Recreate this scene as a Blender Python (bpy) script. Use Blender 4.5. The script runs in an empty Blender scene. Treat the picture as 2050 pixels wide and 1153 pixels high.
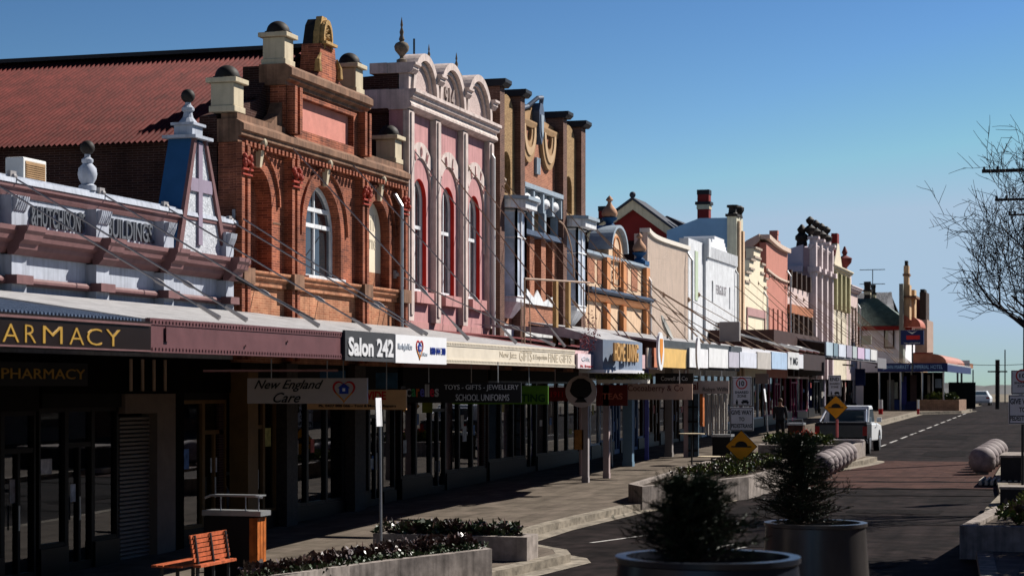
import bpy, bmesh, math, random
from mathutils import Vector, Matrix
random.seed(7)
R_ = math.radians
S_ = bpy.context.scene
# ---------------------------------------------------------------- camera
FP = 4000.0; U0 = 1175.0; TH = math.atan(U0/FP); CT = math.cos(TH); ST = math.sin(TH); EZ = 3.6
cam = bpy.data.cameras.new('camera'); co = bpy.data.objects.new('camera', cam); S_.collection.objects.link(co)
co.location = (0, 0, EZ); co.rotation_euler = (R_(90), 0, TH)
cam.sensor_width = 36; cam.lens = FP/2050*36; cam.shift_y = (775-576.5)/2050; cam.clip_end = 9000; cam.clip_start = .5
cam.dof.use_dof = True; cam.dof.focus_distance = 48; cam.dof.aperture_fstop = 2.8
S_.camera = co
# ---------------------------------------------------------------- world, sun, exposure
SD = Vector((.76, .92, 1.0)).normalized()
w = bpy.data.worlds.new('World'); S_.world = w; w.use_nodes = True
nt = w.node_tree; nt.nodes.clear()
sky = nt.nodes.new('ShaderNodeTexSky'); sky.sky_type = 'NISHITA'; sky.sun_disc = False
sky.sun_elevation = math.asin(SD.z); sky.sun_rotation = math.atan2(SD.x, SD.y)
sky.altitude = 300; sky.air_density = 1.; sky.dust_density = 0.; sky.ozone_density = 10.
bg = nt.nodes.new('ShaderNodeBackground'); bg.inputs[1].default_value = .05
wo = nt.nodes.new('ShaderNodeOutputWorld')
# deep polarised blue overhead, even pale band low down
gm = nt.nodes.new('ShaderNodeGamma'); gm.inputs[1].default_value = 2.0
tn = nt.nodes.new('ShaderNodeVectorMath'); tn.operation = 'MULTIPLY'; tn.inputs[1].default_value = (.6, .3, .155)
mn = nt.nodes.new('ShaderNodeVectorMath'); mn.operation = 'MINIMUM'; mn.inputs[1].default_value = (5.2, 7.1, 9.2)
nt.links.new(sky.outputs[0], gm.inputs[0]); nt.links.new(gm.outputs[0], tn.inputs[0]); nt.links.new(tn.outputs[0], mn.inputs[0]); nt.links.new(mn.outputs[0], bg.inputs[0]); nt.links.new(bg.outputs[0], wo.inputs[0])
sl = bpy.data.lights.new('sun', 'SUN'); sl.energy = 5.0; sl.angle = R_(.5); sl.color = (1, .95, .87)
so = bpy.data.objects.new('sun', sl); S_.collection.objects.link(so); so.location = (20, 60, 60)
so.rotation_euler = SD.to_track_quat('Z', 'Y').to_euler()
vs = S_.view_settings; vs.view_transform = 'Standard'; vs.look = 'None'; vs.exposure = .62; vs.gamma = 1.0
S_.cycles.max_bounces = 6; S_.cycles.diffuse_bounces = 1; S_.cycles.transparent_max_bounces = 12
# ---------------------------------------------------------------- measuring: pixels of the survey to places
XF = -16.5; XA = -12.2
def dray(px, py):
    u = px-1025.; return (CT*u-ST*FP, ST*u+CT*FP, 775.-py)
def PX(px, py, X=XF):
    a = dray(px, py); t = X/a[0]; return a[1]*t, EZ+a[2]*t
def PY(px, py, Y):
    a = dray(px, py); t = Y/a[1]; return a[0]*t, EZ+a[2]*t
def fy(px, n=0.): return PX(px, 500, XF+n)[0]
def fz(px, py, n=0.): return PX(px, py, XF+n)[1]
HP = [(-50, 1.7), (0, 1.75), (14, 2.25), (24, 2.95), (28, 3.14), (33, 3.05), (38, 2.935), (75, 2.29), (138, 1.6), (230, 1.6), (6000, 1.6)]
def gz(Y):
    if Y <= -50: return EZ-1.7
    for (a, b), (c, e) in zip(HP, HP[1:]):
        if Y <= c: return EZ-(b+(e-b)*(Y-a)/(c-a))
    return 2.0
def G(px, py, off=0.):
    a = dray(px, py); lo, hi = 5., 400.
    for _ in range(50):
        m = (lo+hi)/2
        if EZ+a[2]*m/a[1]-gz(m)-off > 0: lo = m
        else: hi = m
    return a[0]*lo/a[1], lo
# ---------------------------------------------------------------- mesh helpers
WL = {}
class MB:
    def __init__(s): s.v = []; s.f = []; s.sm = False
    def add(s, v, f):
        k = len(s.v); s.v += [tuple(p) for p in v]; s.f += [tuple(i+k for i in q) for q in f]; return s
    def box(s, x0, x1, y0, y1, z0, z1):
        if x0 > x1: x0, x1 = x1, x0
        if y0 > y1: y0, y1 = y1, y0
        if z0 > z1: z0, z1 = z1, z0
        return s.add([(x0, y0, z0), (x1, y0, z0), (x1, y1, z0), (x0, y1, z0), (x0, y0, z1), (x1, y0, z1), (x1, y1, z1), (x0, y1, z1)],
            [(0, 3, 2, 1), (4, 5, 6, 7), (0, 1, 5, 4), (1, 2, 6, 5), (2, 3, 7, 6), (3, 0, 4, 7)])
    def pris(s, P, Q):
        n = len(P)
        return s.add(list(P)+list(Q), [tuple(range(n))[::-1], tuple(range(n, 2*n))]+[(i, (i+1) % n, (i+1) % n+n, i+n) for i in range(n)])
    def px(s, pts, x0, x1): return s.pris([(x0, a, b) for a, b in pts], [(x1, a, b) for a, b in pts])
    def py(s, pts, y0, y1): return s.pris([(a, y0, b) for a, b in pts], [(a, y1, b) for a, b in pts])
    def pz(s, pts, z0, z1): return s.pris([(a, b, z0) for a, b in pts], [(a, b, z1) for a, b in pts])
    def lathe(s, cx, cy, z0, prof, n=16):
        k = len(prof); v = []; f = []
        for r, z in prof:
            for i in range(n):
                a = 2*math.pi*i/n; v.append((cx+r*math.cos(a), cy+r*math.sin(a), z0+z))
        for j in range(k-1):
            for i in range(n):
                f.append((j*n+i, j*n+(i+1) % n, (j+1)*n+(i+1) % n, (j+1)*n+i))
        f.append(tuple(range(n))[::-1]); f.append(tuple((k-1)*n+i for i in range(n)))
        return s.add(v, f)
    def tube(s, pts, r, n=6):
        pts = [Vector(p) for p in pts]; rr = r if isinstance(r, (list, tuple)) else [r]*len(pts); v = []; f = []
        for i, p in enumerate(pts):
            d = (pts[min(i+1, len(pts)-1)]-pts[max(i-1, 0)]).normalized()
            u = d.cross(Vector((0, 0, 1)) if abs(d.z) < .95 else Vector((1, 0, 0))).normalized(); w_ = d.cross(u)
            for k in range(n):
                a = 2*math.pi*k/n; v.append(p+(u*math.cos(a)+w_*math.sin(a))*rr[i])
        for i in range(len(pts)-1):
            for k in range(n): f.append((i*n+k, i*n+(k+1) % n, (i+1)*n+(k+1) % n, (i+1)*n+k))
        f.append(tuple(range(n))[::-1]); f.append(tuple((len(pts)-1)*n+k for k in range(n)))
        return s.add(v, f)
    def ball(s, c, r, sz=1, n=12):
        pr = [(max(r*math.sin(math.pi*j/8), .002), -r*sz*math.cos(math.pi*j/8)) for j in range(9)]
        return s.lathe(c[0], c[1], c[2], pr, n)
    def build(s, name, mat, parent=None, smooth=False, bev=0, split=False):
        if split and parent is not None:
            par = list(range(len(s.v)))
            def fd(i):
                while par[i] != i: par[i] = par[par[i]]; i = par[i]
                return i
            for f in s.f:
                for q in f[1:]: par[fd(q)] = fd(f[0])
            gr = {}
            for f in s.f: gr.setdefault(fd(f[0]), []).append(f)
            if len(gr) > 1:
                for fs in gr.values():
                    ids = sorted({i for f in fs for i in f}); mp = {a: b for b, a in enumerate(ids)}
                    m_ = MB(); m_.v = [s.v[i] for i in ids]; m_.f = [tuple(mp[i] for i in f) for f in fs]; o = m_.build(name, mat, parent, smooth, bev)
                return o
        me = bpy.data.meshes.new(name)
        o = bpy.data.objects.new(name, me)
        if parent is not None: W = WL[parent]
        else:
            xs = [p[0] for p in s.v]; ys = [p[1] for p in s.v]; zs = [p[2] for p in s.v]
            W = Vector(((min(xs)+max(xs))/2, (min(ys)+max(ys))/2, min(zs)))
        me.from_pydata([(p[0]-W[0], p[1]-W[1], p[2]-W[2]) for p in s.v], [], s.f)
        me.materials.append(mat)
        bm = bmesh.new(); bm.from_mesh(me); bmesh.ops.recalc_face_normals(bm, faces=bm.faces); bm.to_mesh(me); bm.free()
        if smooth:
            me.polygons.foreach_set('use_smooth', [True]*len(me.polygons))
            if smooth != 2: me.set_sharp_from_angle(angle=R_(38))
        S_.collection.objects.link(o); WL[o] = W
        if parent is not None: o.parent = parent
        else: o.location = W
        if bev:
            m = o.modifiers.new('bevel', 'BEVEL'); m.width = bev; m.segments = 2; m.limit_method = 'ANGLE'
        return o
def tag(o, label=None, cat=None, group=None, kind=None):
    if label: o['label'] = label
    if cat: o['category'] = cat
    if group: o['group'] = group
    if kind: o['kind'] = kind
    return o
def thing(name, loc, label, cat, group=None):
    o = bpy.data.objects.new(name, None); S_.collection.objects.link(o); o.empty_display_size = .3
    o.location = loc; WL[o] = Vector(loc); return tag(o, label, cat, group)
def copy_thing(src, delta, label=None, rz=0):
    c = src.copy(); S_.collection.objects.link(c); c.location = Vector(src.location)+Vector(delta); c.rotation_euler.z = src.rotation_euler.z+rz
    WL[c] = Vector(c.location)
    if label: c['label'] = label
    for ch in src.children:
        d = ch.copy(); S_.collection.objects.link(d); d.parent = c
        for g in ch.children:
            e = g.copy(); S_.collection.objects.link(e); e.parent = d
    return c
# text laid out in a box: U x V rectangle from origin O along axes a,b
_tc = {}
def text_into(mb, body, O, a, b, W, H, bold=0., depth=.012, shear=0., nrm=None):
    key = (body, bold, shear)
    if key not in _tc:
        cu = bpy.data.curves.new('t', 'FONT'); cu.body = body; cu.size = 1; cu.offset = bold; cu.extrude = .5; cu.shear = shear; cu.resolution_u = 3
        ob = bpy.data.objects.new('t', cu); S_.collection.objects.link(ob)
        me = bpy.data.meshes.new_from_object(ob.evaluated_get(bpy.context.evaluated_depsgraph_get()))
        vv = [tuple(v.co) for v in me.vertices]; ff = [tuple(p.vertices) for p in me.polygons]
        bpy.data.objects.remove(ob); bpy.data.curves.remove(cu); bpy.data.meshes.remove(me); _tc[key] = (vv, ff)
    vv, ff = _tc[key]
    x0 = min(v[0] for v in vv); x1 = max(v[0] for v in vv); y0 = min(v[1] for v in vv); y1 = max(v[1] for v in vv)
    O = Vector(O); a = Vector(a); b = Vector(b); n = nrm or a.cross(b)
    mb.add([O+a*((v[0]-x0)/(x1-x0)*W)+b*((v[1]-y0)/(y1-y0)*H)+n*((v[2]+.5)*depth) for v in vv], ff)
    return mb
# ---------------------------------------------------------------- materials
MT = {}
def N(nt, t, **k):
    n = nt.nodes.new(t)
    for a, b in k.items(): setattr(n, a, b)
    return n
def mat(name, col, rough=.8, var=.12, scale=3., bump=.15, metal=0., spec=.2, kind='plain', col2=None, streak=0., sm=(9, 9, .5)):
    if name in MT: return MT[name]
    m = bpy.data.materials.new(name); m.use_nodes = True; nt = m.node_tree; b = nt.nodes['Principled BSDF']; L = nt.links.new
    b.inputs['Roughness'].default_value = rough; b.inputs['Metallic'].default_value = metal; b.inputs['Specular IOR Level'].default_value = spec
    geo = N(nt, 'ShaderNodeNewGeometry')
    c = tuple(col)+(1,)
    nz = N(nt, 'ShaderNodeTexNoise'); nz.inputs['Scale'].default_value = scale; nz.inputs['Detail'].default_value = 6; nz.inputs['Roughness'].default_value = .62
    L(geo.outputs['Position'], nz.inputs['Vector'])
    mix = N(nt, 'ShaderNodeMix', data_type='RGBA', blend_type='MULTIPLY'); mix.inputs[0].default_value = 1
    rmp = N(nt, 'ShaderNodeMapRange'); rmp.inputs[1].default_value = .3; rmp.inputs[2].default_value = .7; rmp.inputs[3].default_value = 1-var*1.3; rmp.inputs[4].default_value = 1+var
    L(nz.outputs[0], rmp.inputs[0]); cur = rmp.outputs[0]
    if streak:
        mp = N(nt, 'ShaderNodeMapping'); mp.inputs['Scale'].default_value = sm; L(geo.outputs['Position'], mp.inputs[0])
        n2 = N(nt, 'ShaderNodeTexNoise'); n2.inputs['Scale'].default_value = 1.2; n2.inputs['Detail'].default_value = 5; L(mp.outputs[0], n2.inputs['Vector'])
        r2 = N(nt, 'ShaderNodeMapRange'); r2.inputs[1].default_value = .45; r2.inputs[2].default_value = .75; r2.inputs[3].default_value = 1; r2.inputs[4].default_value = 1-min(streak*1.35, .7)
        L(n2.outputs[0], r2.inputs[0])
        mm = N(nt, 'ShaderNodeMath', operation='MULTIPLY'); L(cur, mm.inputs[0]); L(r2.outputs[0], mm.inputs[1]); cur = mm.outputs[0]
    L(cur, mix.inputs['B'])
    hgt = nz.outputs[0]
    if kind in ('brick', 'pave'):
        sx = N(nt, 'ShaderNodeSeparateXYZ'); L(geo.outputs['Position'], sx.inputs[0])
        cb = N(nt, 'ShaderNodeCombineXYZ')
        if kind == 'brick':
            ad = N(nt, 'ShaderNodeMath', operation='ADD'); L(sx.outputs[0], ad.inputs[0]); L(sx.outputs[1], ad.inputs[1])
            L(ad.outputs[0], cb.inputs[0]); L(sx.outputs[2], cb.inputs[1])
        else: L(sx.outputs[1], cb.inputs[0]); L(sx.outputs[0], cb.inputs[1])
        br = N(nt, 'ShaderNodeTexBrick'); br.inputs['Scale'].default_value = 1
        br.inputs['Brick Width'].default_value = .235 if kind == 'brick' else .42; br.inputs['Row Height'].default_value = .05 if kind == 'brick' else .42
        br.inputs['Mortar Size'].default_value = .008; br.inputs['Mortar Smooth'].default_value = .2; br.inputs['Bias'].default_value = -.1
        c2 = tuple(col2 or [x*.62 for x in col])+(1,)
        br.inputs['Color1'].default_value = c; br.inputs['Color2'].default_value = c2
        br.inputs['Mortar'].default_value = tuple([min(x*1.25+.03, 1) for x in col])+(1,) if kind == 'brick' else tuple([x*.6 for x in col])+(1,)
        L(cb.outputs[0], br.inputs['Vector']); L(br.outputs['Color'], mix.inputs['A'])
        inv = N(nt, 'ShaderNodeMath', operation='SUBTRACT'); inv.inputs[0].default_value = 1; L(br.outputs['Fac'], inv.inputs[1]); hgt = inv.outputs[0]
    elif kind == 'speck':
        vo = N(nt, 'ShaderNodeTexVoronoi'); vo.inputs['Scale'].default_value = 22; L(geo.outputs['Position'], vo.inputs['Vector'])
        mx = N(nt, 'ShaderNodeMix', data_type='RGBA'); L(vo.outputs['Color'], mx.inputs[0]); mx.inputs['A'].default_value = c; mx.inputs['B'].default_value = tuple(col2)+(1,)
        L(mx.outputs['Result'], mix.inputs['A']); hgt = vo.outputs['Distance']
    elif kind == 'two':
        n3 = N(nt, 'ShaderNodeTexNoise'); n3.inputs['Scale'].default_value = scale*.35; n3.inputs['Detail'].default_value = 4; L(geo.outputs['Position'], n3.inputs['Vector'])
        r3 = N(nt, 'ShaderNodeMapRange'); r3.inputs[1].default_value = .42; r3.inputs[2].default_value = .6; L(n3.outputs[0], r3.inputs[0])
        mx = N(nt, 'ShaderNodeMix', data_type='RGBA'); L(r3.outputs[0], mx.inputs[0]); mx.inputs['A'].default_value = c; mx.inputs['B'].default_value = tuple(col2)+(1,)
        L(mx.outputs['Result'], mix.inputs['A'])
    else: mix.inputs['A'].default_value = c
    L(mix.outputs['Result'], b.inputs['Base Color'])
    if bump:
        bp = N(nt, 'ShaderNodeBump'); bp.inputs['Strength'].default_value = bump; bp.inputs['Distance'].default_value = .02
        L(hgt, bp.inputs['Height']); L(bp.outputs[0], b.inputs['Normal'])
    MT[name] = m; return m
def glass(name='shop glass', dark=0, tint=(.55, .58, .6)):
    if name in MT: return MT[name]
    m = bpy.data.materials.new(name); m.use_nodes = True; nt = m.node_tree; nt.nodes.clear(); L = nt.links.new
    fr = N(nt, 'ShaderNodeFresnel'); fr.inputs[0].default_value = 2.0
    gl = N(nt, 'ShaderNodeBsdfGlossy'); gl.inputs['Roughness'].default_value = .015; gl.inputs[0].default_value = (.9, .93, 1, 1)
    if dark:
        tr = N(nt, 'ShaderNodeBsdfDiffuse'); tr.inputs[0].default_value = tuple(tint)+(1,)
    else:
        tr = N(nt, 'ShaderNodeBsdfTransparent'); tr.inputs[0].default_value = tuple(tint)+(1,)
    mx = N(nt, 'ShaderNodeMixShader'); o = N(nt, 'ShaderNodeOutputMaterial')
    L(fr.outputs[0], mx.inputs[0]); L(tr.outputs[0], mx.inputs[1]); L(gl.outputs[0], mx.inputs[2]); L(mx.outputs[0], o.inputs[0])
    MT[name] = m; return m
M = lambda n, *a, **k: mat(n, *a, **k)
GL = glass(); GLU = glass('upstairs glass', 1, (.02, .025, .03))
white = M('white paint', (.72, .73, .75), .6, .12, streak=.22)
wmetal = M('white enamel', (.72, .71, .68), .45, .05, bump=.03)
cream = M('cream stone', (.66, .6, .47), .8, .15, streak=.2)
hgrey = M('pale grey paint', (.42, .45, .52), .75, .15, 2, .08, streak=.22)
maroon = M('maroon paint', (.17, .085, .085), .6, .15, 5)
maroonf = M('dusty maroon paint', (.13, .055, .06), .5, .12, 4, .05)
bluep = M('slate blue paint', (.02, .085, .2), .7, .08)
mauve = M('mauve paint', (.27, .22, .29), .7, .1)
pebble = M('pebbledash', (.6, .62, .66), .9, .2, 20, .5, kind='speck', col2=(.38, .4, .44))
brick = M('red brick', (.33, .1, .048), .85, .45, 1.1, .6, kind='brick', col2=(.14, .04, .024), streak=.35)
brickd = M('shade darkened old brick', (.05, .02, .014), .9, .3, 1.5, .5, kind='brick', col2=(.028, .012, .01), spec=.1)  # dark brick lowered further so wall shade is part of its colour
bricko = M('weathered orange brick', (.42, .19, .1), .88, .3, 1.8, .45, kind='brick', col2=(.33, .11, .05), streak=.25)
stone = M('weathered brown stone', (.22, .12, .075), .85, .35, 2.5, .3, streak=.35)
terra = M('terracotta', (.35, .05, .03), .7, .2, 9, .4)
render_p = M('pink render panel', (.6, .24, .19), .85, .12, 3)
tanpaint = M('cream chimney paint', (.56, .47, .33), .75, .12, 2, streak=.15)
dark = M('dark dome', (.022, .017, .015), .65, .3, 6)
gold = M('tan ornament', (.42, .26, .1), .8, .3, 12, .5)
pinkw = M('pink wall', (.52, .26, .26), .8, .12, 2, .15, streak=.2)
pinkl = M('pink lower wall', (.5, .25, .24), .8, .1, 2, .15, streak=.15)
pinkt = M('pale pink trim', (.62, .51, .47), .75, .16, 4, .15, streak=.28)
pinkr = M('pebbled pale render', (.55, .43, .4), .9, .1, 16, .4, kind='speck', col2=(.42, .33, .31))
redj = M('red reveal paint', (.5, .022, .014), .7, .1)
tanr = M('tan roughcast', (.4, .26, .13), .95, .2, 20, .6, kind='speck', col2=(.22, .13, .06))
tanb = M('brown brick', (.36, .15, .085), .85, .22, 1.5, .5, kind='brick', col2=(.22, .085, .05))
tans = M('tan stucco', (.36, .22, .11), .8, .15, 4, .2)
blk = M('black paint', (.012, .012, .016), .5, .1)
bluew = M('blue grey trim', (.3, .36, .42), .6, .12, 5)
bgd = M('dark blue trim', (.07, .1, .16), .6, .15, 5)
peach = M('peach render', (.62, .36, .19), .8, .1, 2, .1, streak=.2)
peachd = M('orange render', (.56, .24, .1), .8, .1, 2, .1)
peachl = M('pale peach render', (.68, .47, .31), .8, .1, 2, .1, streak=.2)
onion = M('orange stucco finial', (.5, .27, .16), .8, .2, 6)
corrb = M('beige corrugated steel', (.72, .58, .48), .55, .06, 2, .05, streak=.12)
corrw = M('pale galvanised steel', (.42, .41, .41), .5, .25, 3, .1, metal=.0, streak=.2)
corrg = M('green corrugated steel', (.09, .13, .105), .6, .3, 3, .1, streak=.3)
corrr = M('red corrugated steel', (.1, .018, .015), .75, .3, 2, .08, spec=.1, streak=.25)
concrete = M('pale concrete', (.3, .26, .235), .9, .3, 4, .3, streak=.35, spec=.05)
kerbm = M('kerb concrete', (.27, .235, .19), .9, .35, 5, .35, streak=.3, sm=(3, 1, 2), spec=.05)
soil = M('soil', (.05, .035, .025), .95, .3, 8, .5)
steel = M('dark steel', (.06, .065, .07), .4, .1, metal=.6, bump=.03)
galv = M('galvanised steel', (.45, .46, .47), .4, .12, metal=.7, bump=.03)
rodm = M('grey rod paint', (.3, .28, .28), .5, .1, bump=0)
rodt = M('tan rod paint', (.34, .23, .16), .5, .1, bump=0)
shade = M('painted shade black', (.004, .004, .0035), .9, .2, spec=.05)  # near-black colour stands in for deep shade indoors and under awnings
timber = M('orange timber', (.5, .14, .03), .5, .3, 7, .2, streak=.35)
bencht = M('red timber slats', (.5, .12, .05), .5, .3, 9, .2, streak=.3)
tanframe = M('tan timber frame', (.33, .2, .09), .6, .15)
greycol = M('shade darkened grey tile', (.05, .038, .035), .6, .3, 12, kind='speck', col2=(.03, .024, .022))  # tile tone darkened to hold the shade under the awning
blacks = M('black sign board', (.012, .012, .014), .4, .1, bump=0)
whites = M('white sign board', (.8, .8, .82), .45, .03, bump=0)
greys = M('grey sign board', (.68, .68, .72), .5, .05, bump=0)
creams = M('cream sign board', (.72, .64, .52), .5, .08, bump=.03)
pinks = M('pink sign board', (.66, .45, .46), .5, .08, bump=.03)
inkk = M('black ink', (.01, .01, .012), .5, .0, bump=0)
inkr = M('red ink', (.5, .02, .02), .5, .0, bump=0)
inkb = M('blue ink', (.01, .04, .3), .5, .0, bump=0)
inkw = M('white ink', (.78, .78, .78), .5, .0, bump=0)
inkg = M('gold lettering', (.62, .36, .07), .35, .1, metal=.4, bump=0)
inkt = M('faded tan ink', (.56, .48, .36), .5, .1, bump=0)
bbk = M('dark painted pier', (.05, .028, .02), .7, .3, 3)
# ---------------------------------------------------------------- the ground
def yl(a, b, st):
    r = []; y = a
    while y < b-1e-6: r.append(y); y += st
    return r+[b]
YS = yl(-60, 240, 4)+[300, 500, 1000, 2500, 6000]
def interp(pl, y):
    if y <= pl[0][0]: return pl[0][1]
    for (a, b), (c, e) in zip(pl, pl[1:]):
        if y <= c: return b+(e-b)*(y-a)/(c-a)
    return pl[-1][1]
def sheet(name, fa, fb, ys, off, m, kind='structure', thick=0, sub=1):
    mb = MB(); k = len(ys); P = []
    for y in ys:
        a, b = fa(y), fb(y)
        for i in range(sub+1): P.append((a+(b-a)*i/sub, y, gz(y)+off))
    n = sub+1; F_ = [(i*n+j, i*n+j+1, (i+1)*n+j+1, (i+1)*n+j) for i in range(k-1) for j in range(sub)]
    mb.add(P, F_)
    if thick:
        for fx in (fa, fb):
            Q = []
            for y in ys: Q += [(fx(y), y, gz(y)+off), (fx(y), y, gz(y)+off-thick)]
            mb.add(Q, [(2*i, 2*i+1, 2*i+3, 2*i+2) for i in range(k-1)])
    o = mb.build(name, m); tag(o, kind=kind); return o
asph = M('asphalt', (.023, .017, .0165), .9, .45, 2.2, .35, kind='two', col2=(.014, .011, .0105), streak=.35, sm=(2.2, .12, 1), spec=.03)
pave = M('paving', (.15, .122, .1), .88, .25, 1.5, .3, kind='pave', col2=(.12, .1, .08), streak=.3, sm=(2, .4, 1), spec=.03)
dirt = M('dry ground', (.16, .13, .09), .95, .3, .3, .1)
redp = M('red brick paving', (.075, .04, .033), .9, .25, 2, .3, kind='pave', col2=(.05, .029, .025), spec=.03)
KL = [(-60, -11.2), (28.2, -11.2), (30.5, -9.9), (34.9, -9.15), (35.6, -9.4), (37.4, -11.15), (41, -11.1), (46.3, -10.6), (49.5, -9.2), (60, -8.9), (67, -7.5), (69.3, -7.3), (70.3, -8.2), (71.5, -11.2), (110, -11.6), (134, -11.5), (138, -8.9), (150, -8.9), (153, -11), (200, -11)]
KR = [(-60, -1.6), (30, -1.6), (38, -2.2), (47, -2.5), (52, -2.4), (60, -2.9), (68, -3.0), (71, -1.0), (130, .4), (250, .6)]
ys1 = sorted(set(yl(-60, 26, 4)+yl(26, 72, .7)+yl(72, 200, 3)+[a for a, _ in KL if a <= 200]))
ys2 = sorted(set(yl(-60, 240, 3)+[a for a, _ in KR if a <= 240]))
sheet('ground', lambda y: -3500, lambda y: 3500, YS, -.17, dirt)
sheet('road', lambda y: -13, lambda y: 4, yl(-60, 245, 3), -.15, asph, sub=6)
sheet('cross_street', lambda y: -90, lambda y: 90, yl(214, 232, 3), -.146, asph, sub=2)
sheet('pavement', lambda y: -17.8, lambda y: interp(KL, y)-.28, ys1, 0, pave, thick=.16)
sheet('kerb', lambda y: interp(KL, y)-.28, lambda y: interp(KL, y), ys1, .004, kerbm, thick=.17)
sheet('gutter', lambda y: interp(KL, y), lambda y: interp(KL, y)+.38, ys1, -.144, kerbm)
sheet('opposite_pavement', lambda y: interp(KR, y)+.28, lambda y: 9.5, ys2, 0, pave, thick=.16)
sheet('opposite_kerb', lambda y: interp(KR, y), lambda y: interp(KR, y)+.28, ys2, .004, kerbm, thick=.17)
sheet('raised_crossing', lambda y: interp(KL, y)+.4, lambda y: interp(KR, y)-.02, yl(55.5, 69.5, 1), -.138, redp, sub=3)
lm = M('worn road paint', (.42, .4, .38), .8, .35, 9, .1)
mk = MB()
for i in range(14):
    y = 80+i*4.9
    mk.add([(-8.45-.012*i*1.2+dx, yy, gz(yy)-.144) for dx, yy in ((0, y), (.11, y), (.11, y+3), (0, y+3))], [(0, 1, 2, 3)])
for a, b, c_, d_ in ((-7.6, 36.4, -6.2, 41.5), (-7.2, 36.4, -5.6, 41.5), (-9.7, 38.4, -9.0, 40.2)):
    mk.add([(a, b, gz(b)-.144), (a+.1, b, gz(b)-.144), (c_+.1, d_, gz(d_)-.144), (c_, d_, gz(d_)-.144)], [(0, 1, 2, 3)])
tag(mk.build('lane_marking', lm), kind='structure')
stripm = M('dark strip', (.01, .008, .008), .9, .2, 3, spec=.02)  # thin dark wavy strips laid across the road
mk = MB()
for y, wd, sk in ((52.6, .22, .8), (58.0, .5, 1.0), (60.2, .16, 1.2), (55.2, .35, .7), (43.5, .12, 1.2), (46.0, .1, .6), (81, .25, 2), (97, .3, 3), (113, .3, 4)):
    xa = interp(KL, y)+.5; xb = interp(KR, y)-.1; P = []; n = 10
    for i in range(n+1):
        x = xa+(xb-xa)*i/n; yy = y+sk*(i/n-.5)+.06*math.sin(i*1.9+y); ww = wd*(1+.4*math.sin(i*2.3+y*3))
        P += [(x, yy, gz(yy)-.134), (x, yy+ww, gz(yy+ww)-.134)]
    mk.add(P, [(2*i, 2*i+1, 2*i+3, 2*i+2) for i in range(n)])
tag(mk.build('road_strip', stripm), kind='structure')
mk = MB(); rp = random.Random(77)
for x, y, w_, l_ in ((-6.2, 39.5, 1.3, 2.6), (-4.6, 47.5, 2.2, 1.4), (-7.9, 47, .9, 3.5), (-5.4, 75, 1.6, 5), (-6.6, 92, 2, 6), (-3.8, 36, .8, 1.6)):
    P = []
    for k in range(10):
        a = 6.283*k/10; rr = 1/max(abs(math.cos(a)), abs(math.sin(a))); rr = min(rr, 1.25)*rp.uniform(.94, 1.03); P.append((x+w_/2*rr*math.cos(a), y+l_/2*rr*math.sin(a)))
    mk.add([(a, b, gz(b)-.142) for a, b in P], [tuple(range(10))])
tag(mk.build('road_patch', M('patched asphalt', (.014, .012, .012), .95, .4, 6, .3, spec=.02)), kind='structure')
K = None
hm = M('hazy hill scrub', (.13, .13, .13), .95, .3, .02, 0)
mb = MB()
for q, (Y, h0, a) in enumerate(((520, 1.0, .4), (1100, 2.4, 1.0))):
    P = []; n = 240; x0 = -Y*.5; x1 = Y*.5
    for i in range(n+1):
        x = x0+(x1-x0)*i/n; z = 2+h0+a*(math.sin(i*.31+q)+.6*math.sin(i*.93)+.5*random.random())
        P += [(x, Y, 1), (x, Y+15, z), (x, Y+60, 1)]
    mb.add(P, [(3*i+j, 3*i+j+1, 3*i+j+4, 3*i+j+3) for i in range(n) for j in (0, 1)])
tag(mb.build('hills', hm), kind='structure')
# ---------------------------------------------------------------- facade helpers
def wall(mb, y0, y1, z0, z1, x0, x1, ops=()):
    cur = y0
    for (a, b, zb, zt, arch) in sorted(ops):
        if a > cur+1e-4: mb.box(x0, x1, cur, a, z0, z1)
        if zb > z0+1e-4: mb.box(x0, x1, a, b, z0, zb)
        if arch:
            r = (b-a)/2; zs = zt-r*arch; n = 14
            pts = [(a, z1), (a, zs)]+[((a+b)/2-r*math.cos(math.pi*i/n), zs+r*arch*math.sin(math.pi*i/n)) for i in range(1, n)]+[(b, zs), (b, z1)]
            mb.px(pts, x0, x1)
        elif zt < z1-1e-4: mb.box(x0, x1, a, b, zt, z1)
        cur = b
    if cur < y1-1e-4: mb.box(x0, x1, cur, y1, z0, z1)
    return mb
def arcband(mb, yc, zs, ri, ro, x0, x1, n=16, a0=0, a1=math.pi, k=1.):
    pts = [(yc+ro*math.cos(a0+(a1-a0)*i/n), zs+k*ro*math.sin(a0+(a1-a0)*i/n)) for i in range(n+1)]+[(yc+ri*math.cos(a0+(a1-a0)*i/n), zs+k*ri*math.sin(a0+(a1-a0)*i/n)) for i in range(n, -1, -1)]
    for i in range(n):
        q = [pts[i], pts[i+1], pts[2*n-i], pts[2*n+1-i]]
        mb.px(q, x0, x1)
    return mb
def corn(mb, y0, y1, z, prof, x=XF):
    return mb.py([(x+a, z+b) for a, b in prof], y0, y1)
def P_c(d, h):   # a moulded cornice outline: projection d, height h, hung below z
    return [(-.05, 0), (d, 0), (d, -.18*h), (d*.86, -.3*h), (d*.8, -.5*h), (d*.55, -.62*h), (d*.5, -.8*h), (d*.2, -h), (-.05, -h)]
BLD = []
def building(name, y0, y1, label, cat='shop building'):
    o = thing(name, (XF, (y0+y1)/2, gz((y0+y1)/2)), label, cat); BLD.append((o, y0, y1)); return o
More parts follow.
